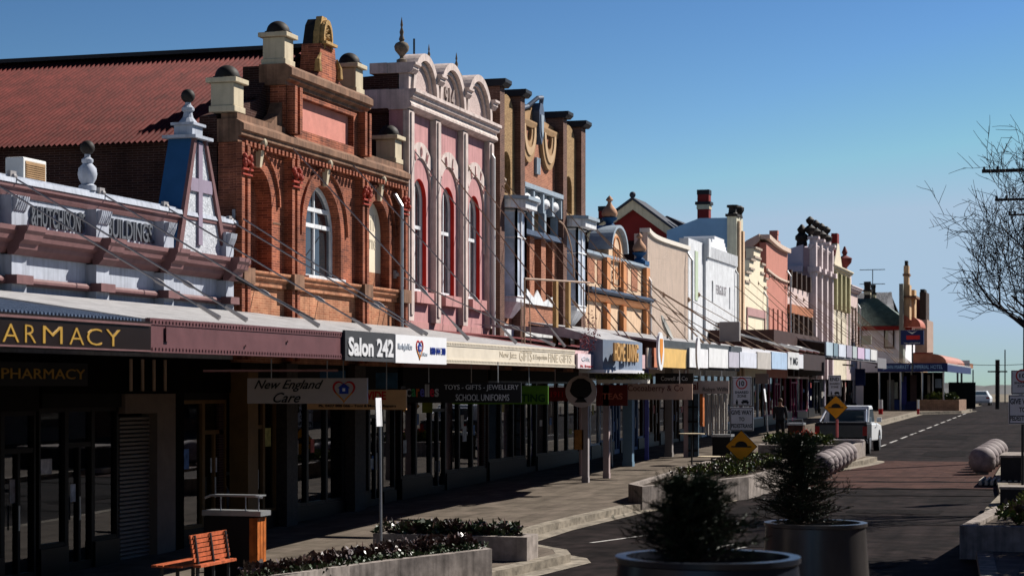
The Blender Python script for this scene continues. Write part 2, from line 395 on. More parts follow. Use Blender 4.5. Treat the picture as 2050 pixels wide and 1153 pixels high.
def body(b, y0, y1, ztop, m, xf=XF-.36, deep=14, low=True):
    zl = gz((y0+y1)/2)+3.25
    mb = MB().box(xf-deep, xf, y0+.02, y1-.02, zl, ztop)
    mb.box(xf-deep, XF-3.4, y0+.02, y1-.02, gz(y0)-.6, zl-.003)
    mb.box(XF-3.4, XF-.1, y0+.02, y0+.22, gz(y0)-.6, zl-.003).box(XF-3.4, XF-.1, y1-.22, y1-.02, gz(y0)-.6, zl-.003)
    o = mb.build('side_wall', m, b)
    r = MB().box(XF-3.39, XF-3.35, y0+.23, y1-.23, gz(y0)-.2, zl-.01); r.box(XF-3.35, XF-.3, y0+.23, y1-.23, gz(y1)-.3, gz(y0)+.06)
    r.box(XF-3.34, XF-.3, y0+.225, y0+.24, gz(y0), zl-.01).box(XF-3.34, XF-.3, y1-.24, y1-.225, gz(y0), zl-.01)
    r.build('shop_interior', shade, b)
    return o
def window(b, ya, yb, zb, zt, x, fm, arch=0., mull=1, trans=(.55,), pm=GLU, fw=.07):
    """a sash window filling an opening; frame with its pane as a sub-part"""
    r = (yb-ya)/2; zs = zt-r*arch; mb = MB()
    mb.box(x-.04, x+.05, ya, ya+fw, zb, zs).box(x-.04, x+.05, yb-fw, yb, zb, zs).box(x-.04, x+.06, ya+fw, yb-fw, zb, zb+fw*1.3)
    if arch: arcband(mb, (ya+yb)/2, zs, r-fw, r, x-.04, x+.05, k=arch)
    else: mb.box(x-.04, x+.05, ya+fw, yb-fw, zt-fw, zt)
    for i in range(mull):
        yc = ya+(yb-ya)*(i+1)/(mull+1); mb.box(x-.03, x+.035, yc-.025, yc+.025, zb+fw*1.3, zt-.04)
    for t in trans: mb.box(x-.035, x+.045, ya+fw, yb-fw, zb+(zt-zb)*t, zb+(zt-zb)*t+.09)
    o = mb.build('window', fm, b)
    g = MB(); n = 12
    pts = [(ya+.02, zb), (yb-.02, zb), (yb-.02, zs)]+([((ya+yb)/2+(r-.02)*math.cos(math.pi*i/n), zs+(r-.02)*arch*math.sin(math.pi*i/n)) for i in range(1, n)] if arch else [(yb-.02, zt), (ya+.02, zt)])+[(ya+.02, zs)]
    if not arch: pts = [(ya+.02, zb), (yb-.02, zb), (yb-.02, zt), (ya+.02, zt)]
    g.px(pts, x-.015, x-.005); g.build('pane', pm, o); return o
RP = random.Random(31)
PO = [M('poster paper %d' % i, c, .6, .4, 6, 0) for i, c in enumerate(((.6, .6, .58), (.35, .3, .26), (.5, .1, .08), (.1, .2, .45), (.5, .45, .15), (.55, .5, .45)))]
def shopfront(b, y0, y1, zs, fm, bays, door=None, stall=.45, x=XF-.15, sm=None, head=.35, ztop=None):
    """mullioned shop window with sill wall, door and fascia beam"""
    g0 = gz((y0+y1)/2); ztop = ztop or g0+3.3; zs = zs or g0+2.75
    sw = MB()
    n = bays; wd = (y1-y0)/n
    for i in range(n):
        a = y0+i*wd; bb = a+wd
        if door is not None and i in door: continue
        sw.box(x-.12, x+.1, a, bb, g0-.3, g0+stall)
    if sw.v: sw.build('stall_wall', sm or M('shade darkened stall tile', (.006, .006, .007), .4, .2, spec=.2), b, split=True)  # stall colour near black, painting in the awning shade
    MB().box(x-.1, x+.12, y0, y1, zs+.001, ztop+.6).build('shop_beam', M('shade darkened beam', (.007, .006, .006), .7, .3, spec=.1), b)  # beam darkened in colour to imitate deep awning shade
    for i in range(n):
        a = y0+i*wd; bb = a+wd; isd = door is not None and i in door
        z0 = g0-.05 if isd else g0+stall+.001; f = MB()
        f.box(x-.03, x+.06, a, a+.06, z0, zs).box(x-.03, x+.06, bb-.06, bb, z0, zs).box(x-.03, x+.055, a+.06, bb-.06, z0, z0+(.2 if isd else .07)).box(x-.03, x+.055, a+.06, bb-.06, zs-.07, zs)
        if isd:
            f.box(x-.03, x+.05, a+.06, bb-.06, g0+2.08, g0+2.16); f.box(x-.03, x+.05, (a+bb)/2-.04, (a+bb)/2+.04, z0+.2, g0+2.08)
            o = f.build('shop_door', fm, b)
            MB().tube([(x+.1, (a+bb)/2-.08, g0+.85), (x+.1, (a+bb)/2-.08, g0+1.25)], .015).build('handle', galv, o)
        else: o = f.build('shop_window', fm, b)
        MB().box(x-.006, x, a+.05, bb-.05, z0, zs).build('pane', GL, o)
        for _q in range(RP.choice((0, 1, 1, 2))):
            y = a+.12+RP.random()*max(.05, wd-.7); z = z0+.5+RP.random()*.9; h_ = RP.uniform(.15, .42); w2 = min(RP.uniform(.15, .4), wd-.25)
            MB().box(x+.004+.004*_q, x+.007+.004*_q, y, y+w2, z, z+h_).build('window_poster', RP.choice(PO), o)
        if not isd and RP.random() < .6:
            for q in range(2): MB().box(x-.75, x-.35, a+.1, bb-.1, z0+.1+q*.7, z0+.16+q*.7).build('display_shelf', PO[1], o)
            for q in range(3):
                y = a+.15+q*wd*.28; z = z0+.16+RP.choice((0, .7)); MB().lathe(x-.5, y+.1, z, [(.08, 0), (.11, .1), (.09, .3), (.04, .4)], 8).build('display_item', RP.choice(PO), o)
def board(name, label, cat, ori, a0, a1, z0, z1, pos, m, texts=(), thick=.05, group=None, parent=None, extra=None):
    """flat signboard. ori 'x': faces the street, a = Y; ori 'y': faces the camera end of the street, a = X"""
    if ori == 'x': mb = MB().box(pos-thick, pos, a0, a1, z0, z1); O = (pos, a0, z0); A = (0, 1, 0); Nn = (1, 0, 0)
    else: mb = MB().box(a0, a1, pos, pos+thick, z0, z1); O = (a0, pos, z0); A = (1, 0, 0); Nn = (0, -1, 0)
    o = mb.build(name, m, parent)
    if parent is None: tag(o, label, cat, group)
    elif label: tag(o, label)
    A = Vector(A); O = Vector(O); W = a1-a0; H = z1-z0
    d = {}
    for t in texts:
        s, fa0, fa1, fz0, fz1, im = t[:6]; bold = t[6] if len(t) > 6 else 0; sh = t[7] if len(t) > 7 else 0
        mb = d.setdefault(im.name, (MB(), im))[0]
        text_into(mb, s, O+A*W*fa0+Vector((0, 0, H*fz0)), A, (0, 0, 1), W*(fa1-fa0), H*(fz1-fz0), bold, .012, sh, Vector(Nn))
    for k, (mb, im) in d.items(): mb.build('lettering', im, o)
    return o
def dome_block(b, x0, x1, y0, y1, z0, z1, rd, m=None):
    mb = MB(); xc = (x0+x1)/2; yc = (y0+y1)/2
    mb.box(x0, x1, y0, y1, z0, z0+.18*(z1-z0)); mb.box(x0+.03, x1-.03, y0+.03, y1-.03, z0+.18*(z1-z0)+.001, z1-.1); mb.box(x0-.05, x1+.05, y0-.05, y1+.05, z1-.098, z1)
    o = mb.build('pedestal', m or tanpaint, b, bev=.012)
    pr = [(rd*math.cos(a)+.001, rd*math.sin(a)*.95) for a in [math.pi/2*i/8 for i in range(9)]]
    MB().lathe(xc, yc, z1+.001, [(rd+.04, 0), (rd+.04, .04)]+[(r, z+.04) for r, z in pr], 20).build('dome', dark, o, True)
# ================================================================ 1 pale grey pharmacy building
B = building('pharmacy_building', 18, 36.5, 'pale grey building with maroon cornices, raised lettering and a blue sided obelisk')
mb = wall(MB(), 18, 36.5, 4.15, 6.62, XF-.35, XF)
mb.box(XF-.35, XF-.001, 18, 36.5, 6.621, 6.95); mb.box(XF-1.6, XF-.34, 18, 18.3, 4.2, 6.6)
mb.build('front_wall', hgrey, B)
MB().py([(XF-.4, 6.82), (XF+.12, 6.82), (XF+.1, 6.9), (XF-.4, 6.98)], 18, 36.62).build('coping', hgrey, B)
mb = MB(); corn(mb, 18, 36.62, 6.818, [(-.02, 0), (.1, 0), (.1, -.06), (.06, -.08), (.05, -.14), (.03, -.2), (-.02, -.2)])
mb.build('upper_moulding', maroon, B)
mb = MB(); corn(mb, 18, 36.62, 6.12, P_c(.34, .42)); corn(mb, 18, 36.6, 5.34, [(-.02, 0), (.09, 0), (.12, -.04), (.12, -.08), (.09, -.12), (-.02, -.12)])
mb.build('cornice', maroon, B)
PL = [(27.75, 28.2), (30.5, 30.95), (33.05, 33.45), (35.75, 36.1)]
for a, b in PL:
    mb = MB(); mb.box(XF-.01, XF+.2, a, b, 4.3, 5.68); mb.box(XF-.01, XF+.2, a, b, 6.122, 6.617)
    mb.build('pilaster', hgrey, B)
    mb = MB()
    for k in range(6):
        y = a+.03+k*(b-a-.06)/6; mb.py([(XF+.18, 6.6), (XF+.3, 6.6), (XF+.28, 6.5), (XF+.23, 6.38), (XF+.18, 6.34)], y, y+.035)
    mb.build('fluted_bracket', hgrey, B)
    mb = MB(); corn(mb, a-.06, b+.06, 6.125, [(q+.21, r) for q, r in P_c(.3, .45)]); corn(mb, a-.03, b+.03, 5.36, [(.1, 0), (.31, 0), (.31, -.14), (.1, -.14)])
    mb.build('pilaster_cap', maroon, B, split=True)
    for (c, dd) in ((a-.25, .22), (b+.03, .18)): pass
hl = M('raised grey lettering', (.1, .11, .13), .75, .1)
mb = MB()
text_into(mb, "&HUTCHISON'S", (XF, 28.62, 6.2), (0, 1, 0), (0, 0, 1), 1.78, .34, .012, .05)
mb.build('raised_lettering', hl, B); mb = MB()
text_into(mb, "BUILDINGS.", (XF, 31.18, 6.2), (0, 1, 0), (0, 0, 1), 1.8, .34, .012, .05)
mb.build('raised_lettering', hl, B)
# ball finial on baluster
def urn(b, x, y, z, pr, m, mt, rb, name='finial', sz=1.):
    o = MB().lathe(x, y, z, pr, 16).build(name, m, b, True); h = pr[-1][1]
    MB().ball((x, y, z+h+rb*.9), rb, sz, 16).build('ball', mt, o, True)
urn(B, XF-.1, fy(175, -.1), 6.96, [(.15, 0), (.15, .08), (.1, .11), (.15, .2), (.165, .28), (.15, .38), (.08, .46), (.1, .49), (.1, .53), (.05, .57), (.05, .62)], hgrey, dark, .125)
# obelisk
ys_ = [33.75, 36.05, 35.02, 34.5]
o = MB().px([(33.75, 6.05), (36.05, 6.05), (35.05, 8.3), (34.5, 8.3)], XF-.42, XF+.06).build('obelisk', bluep, B)
MB().px([(33.93, 6.13), (35.87, 6.13), (35.0, 8.24), (34.55, 8.24)], XF+.061, XF+.075).build('obelisk_face', pebble, o)
mb = MB(); mb.px([(33.75, 6.05), (33.93, 6.05), (34.6, 8.3), (34.5, 8.3)], XF+.0605, XF+.13).px([(35.87, 6.05), (36.05, 6.05), (35.05, 8.3), (34.97, 8.3)], XF+.0605, XF+.13)
mb.build('border', maroon, o)
mb = MB().box(XF+.076, XF+.12, 34.69, 34.86, 6.3, 8.24).box(XF+.076, XF+.118, 34.35, 35.3, 7.3, 7.55); mb.build('cross_band', mauve, o)
mb = MB().box(XF-.5, XF+.2, 34.38, 35.17, 8.301, 8.36).box(XF-.33, XF+.05, 34.55, 35.0, 8.361, 8.56).box(XF-.38, XF+.1, 34.5, 35.05, 8.561, 8.61)
mb.lathe(XF-.15, 34.78, 8.611, [(.2, 0), (.16, .05), (.1, .12), (.08, .22), (.12, .25), (.12, .3), (.06, .36), (.05, .42)], 14); mb.build('obelisk_cap', hgrey, o)
MB().ball((XF-.15, 34.78, 9.14), .135, 1, 16).build('ball', dark, o, True)
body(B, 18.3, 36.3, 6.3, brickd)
MB().box(XF-10, XF-.4, 18.3, 36.3, 6.301, 6.36).build('roof', corrw, B)
# rooftop air conditioner
x0, z0_ = PY(10, 357, 29.2); a = thing('air_conditioner', (x0+.2, 29.4, 6.36), 'boxy white air conditioner standing on the flat roof behind the raised lettering', 'air conditioner')
MB().box(x0-.0, x0+.34, 29.2, 29.95, 6.37, 7.38).build('casing', wmetal, a, bev=.02)
mb = MB()
for k in range(9): mb.box(x0+.351, x0+.36, 29.28, 29.88, 6.98+k*.035, 6.995+k*.035)
mb.box(x0+.341, x0+.35, 29.26, 29.9, 6.93, 7.32); mb.build('grille', tans, a)
sf = M('shade darkened shopfront frame', (.008, .006, .005), .5, .2, spec=.15)  # frame tone dropped near black to carry the shopfront shade
shopfront(B, 20.2, 26.9, None, M('shade darkened shop frame', (.006, .006, .007), .5, .2, spec=.15), 5, (3,))  # this frame colour also has the awning shade painted in
shopfront(B, 26.95, 29.0, None, sf, 2, (1,))
# roller shutter and its cream surround
sh = M('beige roller shutter', (.2, .16, .13), .5, .12); sc = M('beige door surround', (.18, .13, .1), .7, .12)
mb = MB(); zz = gz(32)
for k in range(34): mb.py([(XF-.2, zz+k*.075), (XF-.14, zz+k*.075+.01), (XF-.14, zz+k*.075+.05), (XF-.2, zz+k*.075+.07)], 32.0, 33.15)
mb.build('roller_shutter', sh, B)
MB().box(XF-.3, XF+.02, 31.9, 33.15, zz+2.6, zz+2.95).box(XF-.3, XF+.02, 33.15, 33.9, zz-.1, zz+2.95).build('door_surround', sc, B)
shopfront(B, 29.1, 31.85, None, sf, 3, (1,))
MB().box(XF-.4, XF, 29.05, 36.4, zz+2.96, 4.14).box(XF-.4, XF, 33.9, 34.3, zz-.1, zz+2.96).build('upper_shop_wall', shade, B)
mb = MB()
for k in range(4): mb.tube([(XF+.05, 32.05+k*.45, zz+3.0), (XF+.05, 32.05+k*.45, 4.1)], .03)
mb.build('vertical_trim', M('pale trim strip', (.5, .35, .25), .6, .1), B)
yf = M('mustard shopfront frame', (.16, .085, .028), .6, .15)
shopfront(B, 34.3, 36.4, None, yf, 2, (1,), stall=.3)
# ================================================================ 2 red brick building 
B = building('red_brick_building', 36.6, 46.55, 'red brick building with three tall arches, domed cream pedestals and a long red iron roof')
Y0, Y1 = 36.6, 46.5
AR = [(36.95, 38.45, 5.98, fz(514, 333), 1.), (40.3, 42.4, 5.98, fz(646, 371), 1.), (44.05, 45.6, 5.98, fz(757, 401), 1.)]
mb = wall(MB(), Y0, Y1, 5.94, 8.5, XF-.36, XF, AR); mb.build('front_wall', brick, B)
mb = wall(MB(), Y0, Y1, 4.1, 5.66, XF-.36, XF); mb.build('lower_wall', bricko, B)
mb = MB().box(XF-.36, XF, Y0, Y1, 5.661, 5.939); mb.build('band_wall', brick, B)
# cornices of stone
mb = MB(); corn(mb, Y0-.04, Y1+.02, 5.96, [(0, 0), (.2, 0), (.2, -.05), (.15, -.08), (.15, -.14), (.08, -.2), (.08, -.3), (0, -.3)]); mb.build('sill_cornice', bricko, B)
zc = 8.92
mb = MB(); corn(mb, Y0-.06, Y1+.06, zc, [(-.36, .02), (.05, .02), (.22, -.08), (.22, -.2), (.17, -.22), (.17, -.3), (.09, -.34), (.09, -.44), (-.36, -.44)]); mb.build('main_cornice', stone, B)
mb = MB()
for k in range(48): y = Y0+.1+k*.205; mb.box(XF+.11, XF+.2, y, y+.1, zc-.5, zc-.4)
mb.build('dentil_course', brick, B)
# side parapets and tall centre parapet
C0, C1 = 39.05, 43.72
zt = 10.3
mb = MB().px([(C0, 8.9), (C1, 8.9), (C1, zt-.28), (C0, zt-.28)], XF-.36, XF-.02)
mb2 = wall(MB(), C0, C1, 8.93, zt-.3, XF-.3, XF+.06, [(39.72, 43.05, 9.12, 9.82, 0)])
mb2.build('centre_parapet', brick, B); MB().box(XF-.35, XF-.08, 39.7, 43.1, 9.0, 9.9).build('render_panel', render_p, B)
mb = MB(); corn(mb, C0-.12, C1+.12, zt, [(-.5, .1), (.1, .1), (.25, 0), (.25, -.14), (.19, -.17), (.19, -.22), (.1, -.27), (.1, -.34), (-.5, -.34)]); mb.build('top_cornice', stone, B)
mb = MB().box(XF-.3, XF+.05, Y0, C0, 8.94, 9.06).box(XF-.3, XF+.05, C1, Y1, 8.94, 9.06)
mb.px([(38.4, 9.06), (C0, 9.06), (C0, 9.6), (38.9, 9.35)], XF-.3, XF-.02); mb.px([(44.4, 9.06), (C1, 9.06), (C1, 9.6), (43.9, 9.35)], XF-.3, XF-.02); mb.build('side_parapet', stone, B)
# ribbed pilasters
for c, up in ((36.72, 0), (39.3, 1), (43.5, 1), (46.2, 0)):
    mb = MB(); ztp = zc-.45
    for d in (-.2, .08):
        mb.box(XF+.001, XF+.19, c+d, c+d+.14, 4.15, 5.65).box(XF+.001, XF+.19, c+d, c+d+.14, 5.965, ztp)
        if up: mb.box(XF+.061, XF+.25, c+d, c+d+.14, zc+.03, zt-.35)
    mb.box(XF+.001, XF+.03, c-.06, c+.08, 4.15, 5.65).box(XF+.001, XF+.03, c-.06, c+.08, 5.965, ztp)
    mb.build('pilaster', brick, B)
    mb = MB().box(XF, XF+.27, c-.26, c+.28, 5.66, 5.98); mb.build('pilaster_block', stone, B)
    mb = MB(); zk = 8.02
    for d in (-.2, .08):
        for q in range(7):
            a_ = random.random()*6.28; mb.ball((XF+.22+.03*math.cos(a_), c+d+.07+.06*math.sin(a_*2), zk+.03*q), .055, 1, 8)
    mb.box(XF+.19, XF+.24, c-.23, c+.25, zk-.1, zk-.06).box(XF+.19, XF+.23, c-.23, c+.25, zk-.2, zk-.17); mb.build('capital', terra, B)
# hood mouldings and keystones
for i, (a, b, zb, zk, _) in enumerate(AR):
    r = (b-a)/2; mb = arcband(MB(), (a+b)/2, zk-r, r+.3, r+.36, XF+.001, XF+.06, 18)
    mb.box(XF+.001, XF+.06, a-.36, a-.3, zb+(.9 if i else .3), zk-r-.002); mb.build('hood_mould', brick, B)
    c = (a+b)/2; mb = MB().pris([(XF, c-.05, zk-.02), (XF, c+.05, zk-.02), (XF, c+.09, zk+.42), (XF, c-.09, zk+.42)], [(XF+.08, c-.05, zk-.02), (XF+.08, c+.05, zk-.02), (XF+.14, c+.09, zk+.42), (XF+.14, c-.09, zk+.42)])
    mb.ball((XF+.12, c, zk+.47), .1, 1.1, 10).tube([(XF+.1, c-.13, zk+.42), (XF+.1, c+.13, zk+.42)], .04, 8); mb.build('keystone', tanpaint, B)
MB().box(XF-.42, XF-.345, 36.9, 38.5, 5.97, AR[0][3]+.05).build('blind_arch_infill', brick, B)
o = MB().box(XF-.34, XF-.22, 44.0, 45.65, 6.35, AR[2][3]+.05).build('arch_board', M('cream painted board', (.76, .66, .5), .7, .06), B)
mb = MB(); text_into(mb, 'Hill', (XF-.219, 44.35, 7.35), (0, 1, 0), (0, 0, 1), .95, .38, .0, .006); text_into(mb, 'Horne', (XF-.219, 44.4, 6.9), (0, 1, 0), (0, 0, 1), .85, .34, .0, .006); mb.build('lettering', inkt, o)
MB().box(XF-.34, XF-.22, 44.0, 45.65, 5.97, 6.349).build('board_sill', bricko, B)
window(B, 40.3, 42.4, 5.98, AR[1][3], XF-.26, white, 1., 1, (.55, .72), fw=.08)
MB().box(XF-.3, XF+.1, 40.25, 42.45, 5.96, 6.03).build('window_sill', white, B)
MB().box(XF-.2, XF+.01, 38.5, 38.9, 7.0, 7.04).build('wall_bracket', stone, B)
# domed pedestals
for (pc, py0, py1, yb, n_) in ((453, 224, 158, 36.72, 0), (550, 112, 55, 39.3, 1), (711, 180, 125, 43.5, 1), (789, 335, 280, 46.2, 0)):
    zb = 9.07 if not n_ else zt+.105; dome_block(B, XF-.5, XF+.06, yb-.27, yb+.27, zb, zb+.68, .25)
# cartouche
c = 41.35
mb = MB().px([(c-.85, zt+.1), (c+.85, zt+.1), (c+.55, zt+.22), (c+.42, zt+.85), (c-.42, zt+.85), (c-.55, zt+.22)], XF-.35, XF+.1)
o = mb.build('crest_plinth', brick, B)
mb = MB()
mb.px([(c-.36, zt+.851), (c+.36, zt+.851), (c+.3, zt+1.15), (c+.14, zt+1.5), (c-.14, zt+1.5), (c-.3, zt+1.15)], XF-.12, XF+.02)
MB().px([(c-.4, zt+.851), (c+.4, zt+.851), (c+.25, zt+1.3), (c+.1, zt+1.45), (c-.1, zt+1.45), (c-.25, zt+1.3)], XF-.34, XF-.121).build('crest_backing', dark, o)
mb.build('crest_back', gold, o)
mb = MB()
mb.box(XF+.1, XF+.2, c-.34, c+.34, zt+.86, zt+.92); arcband(mb, c, zt+1.0, .2, .27, XF+.021, XF+.12, 14, -.6, math.pi+.6, 1.6)
for q in range(34):
    a_ = random.random()*6.28; rr = random.random()**.5; mb.ball((XF+.06, c+.26*rr*math.cos(a_), zt+1.12+.26*rr*math.sin(a_)), .045, 1, 6)
for d in (-.62, .62):
    mb.tube([(XF+.12, c+d, zt+.2), (XF+.12, c+d*1.02, zt+.45), (XF+.12, c+d*.8, zt+.62)], [.1, .07, .03], 8)
mb.build('crest_ornament', gold, o)
# side wall (faces the camera), gable and long iron roof
bx = XF-.38
RD = 41.8; ez = 8.66; rz_ = 11.2
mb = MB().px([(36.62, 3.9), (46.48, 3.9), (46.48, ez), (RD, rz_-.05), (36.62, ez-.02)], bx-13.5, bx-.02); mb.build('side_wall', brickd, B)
MB().box(XF-3.4, XF-.4, 36.62, 36.9, gz(36)-.5, 4.0).box(XF-13.9, XF-3.4, 36.62, 46.4, gz(36)-.5, 3.89).build('ground_wall', brickd, B)
n = 122; pit = .12; P = []; yE, zE = 36.3, ez-.16
for i in range(n*5+1):
    x = bx-.1-i*pit/5; d = .036*math.cos(2*math.pi*i/5); nx = (-(rz_-zE), (RD-yE)); L_ = math.hypot(*nx); ny, nz_ = nx[0]/L_*d, nx[1]/L_*d
    P += [(x, yE+ny, zE+nz_), (x, RD+ny, rz_+nz_), (x, 2*RD-yE, zE)]
mb = MB().add(P, [(3*i+j, 3*i+j+1, 3*i+j+4, 3*i+j+3) for i in range(n*5) for j in (0, 1)])
mb.build('iron_roof', corrr, B, 2)
MB().box(bx-15.2, bx-.1, RD-.2, RD+.2, rz_+.0, rz_+.09).build('ridge_cap', M('dark ridge flashing', (.03, .03, .035), .6, .1), B)
MB().px([(36.55, 8.4), (C0+.2, 8.4), (C0+.2, 10.4), (38.6, 9.62), (36.55, 9.0)], XF-.75, XF-.37).build('parapet_return', brickd, B)
MB().box(XF-.9, XF-.3, C0-.05, C0+.3, 9, 10.38).box(XF-.7, XF-.3, C1-.3, C1+.05, 9, 10.38).build('parapet_side', brickd, B)
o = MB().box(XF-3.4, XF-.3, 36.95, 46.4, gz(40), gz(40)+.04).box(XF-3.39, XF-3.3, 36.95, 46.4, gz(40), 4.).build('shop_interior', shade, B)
MB().box(XF-.05, XF+.35, 36.45, 36.95, gz(36.5)-.2, 3.9).build('corner_pillar', yf, B)
shopfront(B, 36.96, 38.9, None, yf, 3, (1,), stall=.35)
MB().box(XF-.1, XF+.15, 38.9, 39.5, gz(39)-.2, 4.1).build('pillar', greycol, B)
blkf = M('dark aluminium frame', (.014, .014, .016), .4, .1, metal=.2)
shopfront(B, 39.5, 42.9, None, blkf, 3, (), stall=.3)
MB().box(XF-.1, XF+.15, 42.9, 43.6, gz(43)-.2, 4.1).build('pillar', greycol, B)
shopfront(B, 43.6, 46.3, None, blkf, 3, (1,), stall=.3)
# ================================================================ 3 pink building with three round gables
B = building('pink_gabled_building', 46.6, 53.9, 'two storey pink rendered building with three rounded gables and white pilasters')
PC = [46.45+.35, 48.9, 51.2, 53.6]
W = [(47.3, 48.4, 6.0, fz(839, 358), 1.), (49.6, 50.7, 6.0, fz(903, 377), 1.), (51.95, 53.0, 6.0, fz(952, 393), 1.)]
wall(MB(), 46.6, 53.9, 5.25, 10.5, XF-.36, XF, W).build('front_wall', pinkw, B)
MB().box(XF-.36, XF+.02, 46.6, 53.9, 4.1, 5.249).build('lower_wall', pinkl, B)
for c in PC: MB().box(XF+.001, XF+.16, c-.19, c+.19, 5.25, 10.45).box(XF+.16, XF+.2, c-.1, c+.1, 5.4, 10.4).build('pilaster', pinkt, B)
mb = MB(); corn(mb, 46.55, 53.95, 10.96, [(-.36, 0), (.36, 0), (.36, -.08), (.3, -.12), (.28, -.2), (.2, -.24), (.2, -.3), (.24, -.36), (.24, -.42), (.1, -.5), (-.36, -.5)]); mb.build('main_cornice', pinkt, B)
for i in range(3):
    a, b = PC[i], PC[i+1]; c = (a+b)/2; r = (b-a)/2-.14; n = 16; zs = 11.0
    mb = MB().px([(a, 10.96), (b, 10.96), (b, zs)]+[(c+(r)*math.cos(math.pi*j/n), zs+r*math.sin(math.pi*j/n)) for j in range(n+1)]+[(a, zs)], XF-.14, XF+.02)
    g = mb.build('round_gable', pinkr, B)
    mb = arcband(MB(), c, zs, r-.08, r+.1, XF-.3, XF+.2, 20); arcband(mb, c, zs, r-.2, r-.12, XF+.021, XF+.1, 20); mb.build('gable_moulding', pinkt, g)
mb = MB(); text_into(mb, '1914', (XF+.02, (PC[1]+PC[2])/2-.5, 10.99), (0, 1, 0), (0, 0, 1), 1.0, .5, .02, .05); mb.build('date_numerals', M('raised numerals', (.3, .24, .22), .8, .1), B)
for i, c in enumerate(PC):
    mb = MB().box(XF-.12, XF+.14, c-.15, c+.15, 10.961, 11.36); mb.py([(XF-.4, 11.62), (XF+.34, 11.62), (XF+.34, 11.56), (XF+.28, 11.52), (XF+.28, 11.46), (XF+.2, 11.361), (XF-.4, 11.361)], c-.22, c+.22)
    mb.build('gable_pier', pinkt, B)
    if i < 3:
        sc_ = 1 if i == 0 else (.72 if i == 1 else .85)
        pr = [(.13, 0), (.13, .09), (.05, .13), (.05, .18), (.17, .32), (.19, .42), (.15, .5), (.05, .55), (.075, .6), (.04, .7), (.055, .78), (.02, .9), (.035, .95), (.005, 1.15)]
        MB().lathe(XF-.1, c, 11.621, [(a*sc_, b*sc_) for a, b in pr], 14).build('urn_finial', M('mossy stone', (.16, .13, .1), .9, .4, 12), B, True)
MB().tube([(XF-2, 53.2, 11.4), (XF-2, 53.2, 13.4)], .03).build('vent_pipe', steel, B)
for i, (a, b, zb, zk, _) in enumerate(W):
    c = (a+b)/2; r = (b-a)/2
    window(B, a+.001, b-.001, zb, zk, XF-.16, white, 1., 1, (.56,), fw=.07)
    mb = MB(); t = .012; n = 14
    arcband(mb, c, zk-r, r-.001, r-.013, XF-.105, XF-.003, 14); mb.box(XF-.105, XF-.003, b-.013, b-.001, zb, zk-r); mb.box(XF-.105, XF-.003, a+.001, a+.013, zb, zk-r); mb.build('red_reveal', redj, B)
    MB().box(XF+.001, XF+.17, a-.12, b+.12, zb-.28, zb).build('window_sill', pinkl, B)
    # raised white hood with letters
    mb = arcband(MB(), c, zk-r+.12, r+.28, r+.62, XF+.001, XF+.05, 20, k=1.15); mb.box(XF+.001, XF+.05, c-r-.36, c-r-.28, zb+1.3, zk-r+.118).box(XF+.001, XF+.05, c+r+.28, c+r+.36, zb+1.3, zk-r+.118)
    h = mb.build('arched_hood', pinkt, B)
    mb = MB(); word = ('LIONS', 'AULD', 'VALVE')[i]
    for k, ch in enumerate(word):
        an = math.pi*(.8-.6*k/(len(word)-1)); rr = r+.3; kk = 1.15
        O = Vector((XF+.05, c+rr*math.cos(an), zk-r+.12+kk*rr*math.sin(an))); up = Vector((0, math.cos(an), kk*math.sin(an))).normalized(); al = Vector((0, up.z, -up.y))
        text_into(mb, ch, O-al*.07, al, up, .13, .26, .0, .02, 0, Vector((1, 0, 0)))
    mb.build('raised_lettering', pinkl, h)
body(B, 46.7, 53.8, 10.6, brickd)
MB().py([(XF-.141, 10.4), (XF-.141, 11.35), (XF-1.2, 11.3), (XF-3, 10.7), (XF-3, 10.4)], 46.62, 53.8).build('side_parapet', brickd, B)
MB().box(XF-1.0, XF-.361, 46.56, 47.05, 10.5, 10.97).box(XF-.85, XF-.401, 46.53, 47.05, 11.361, 11.62).build('cornice_return', pinkt, B)
shopfront(B, 46.7, 53.8, None, blkf, 6, (2,))
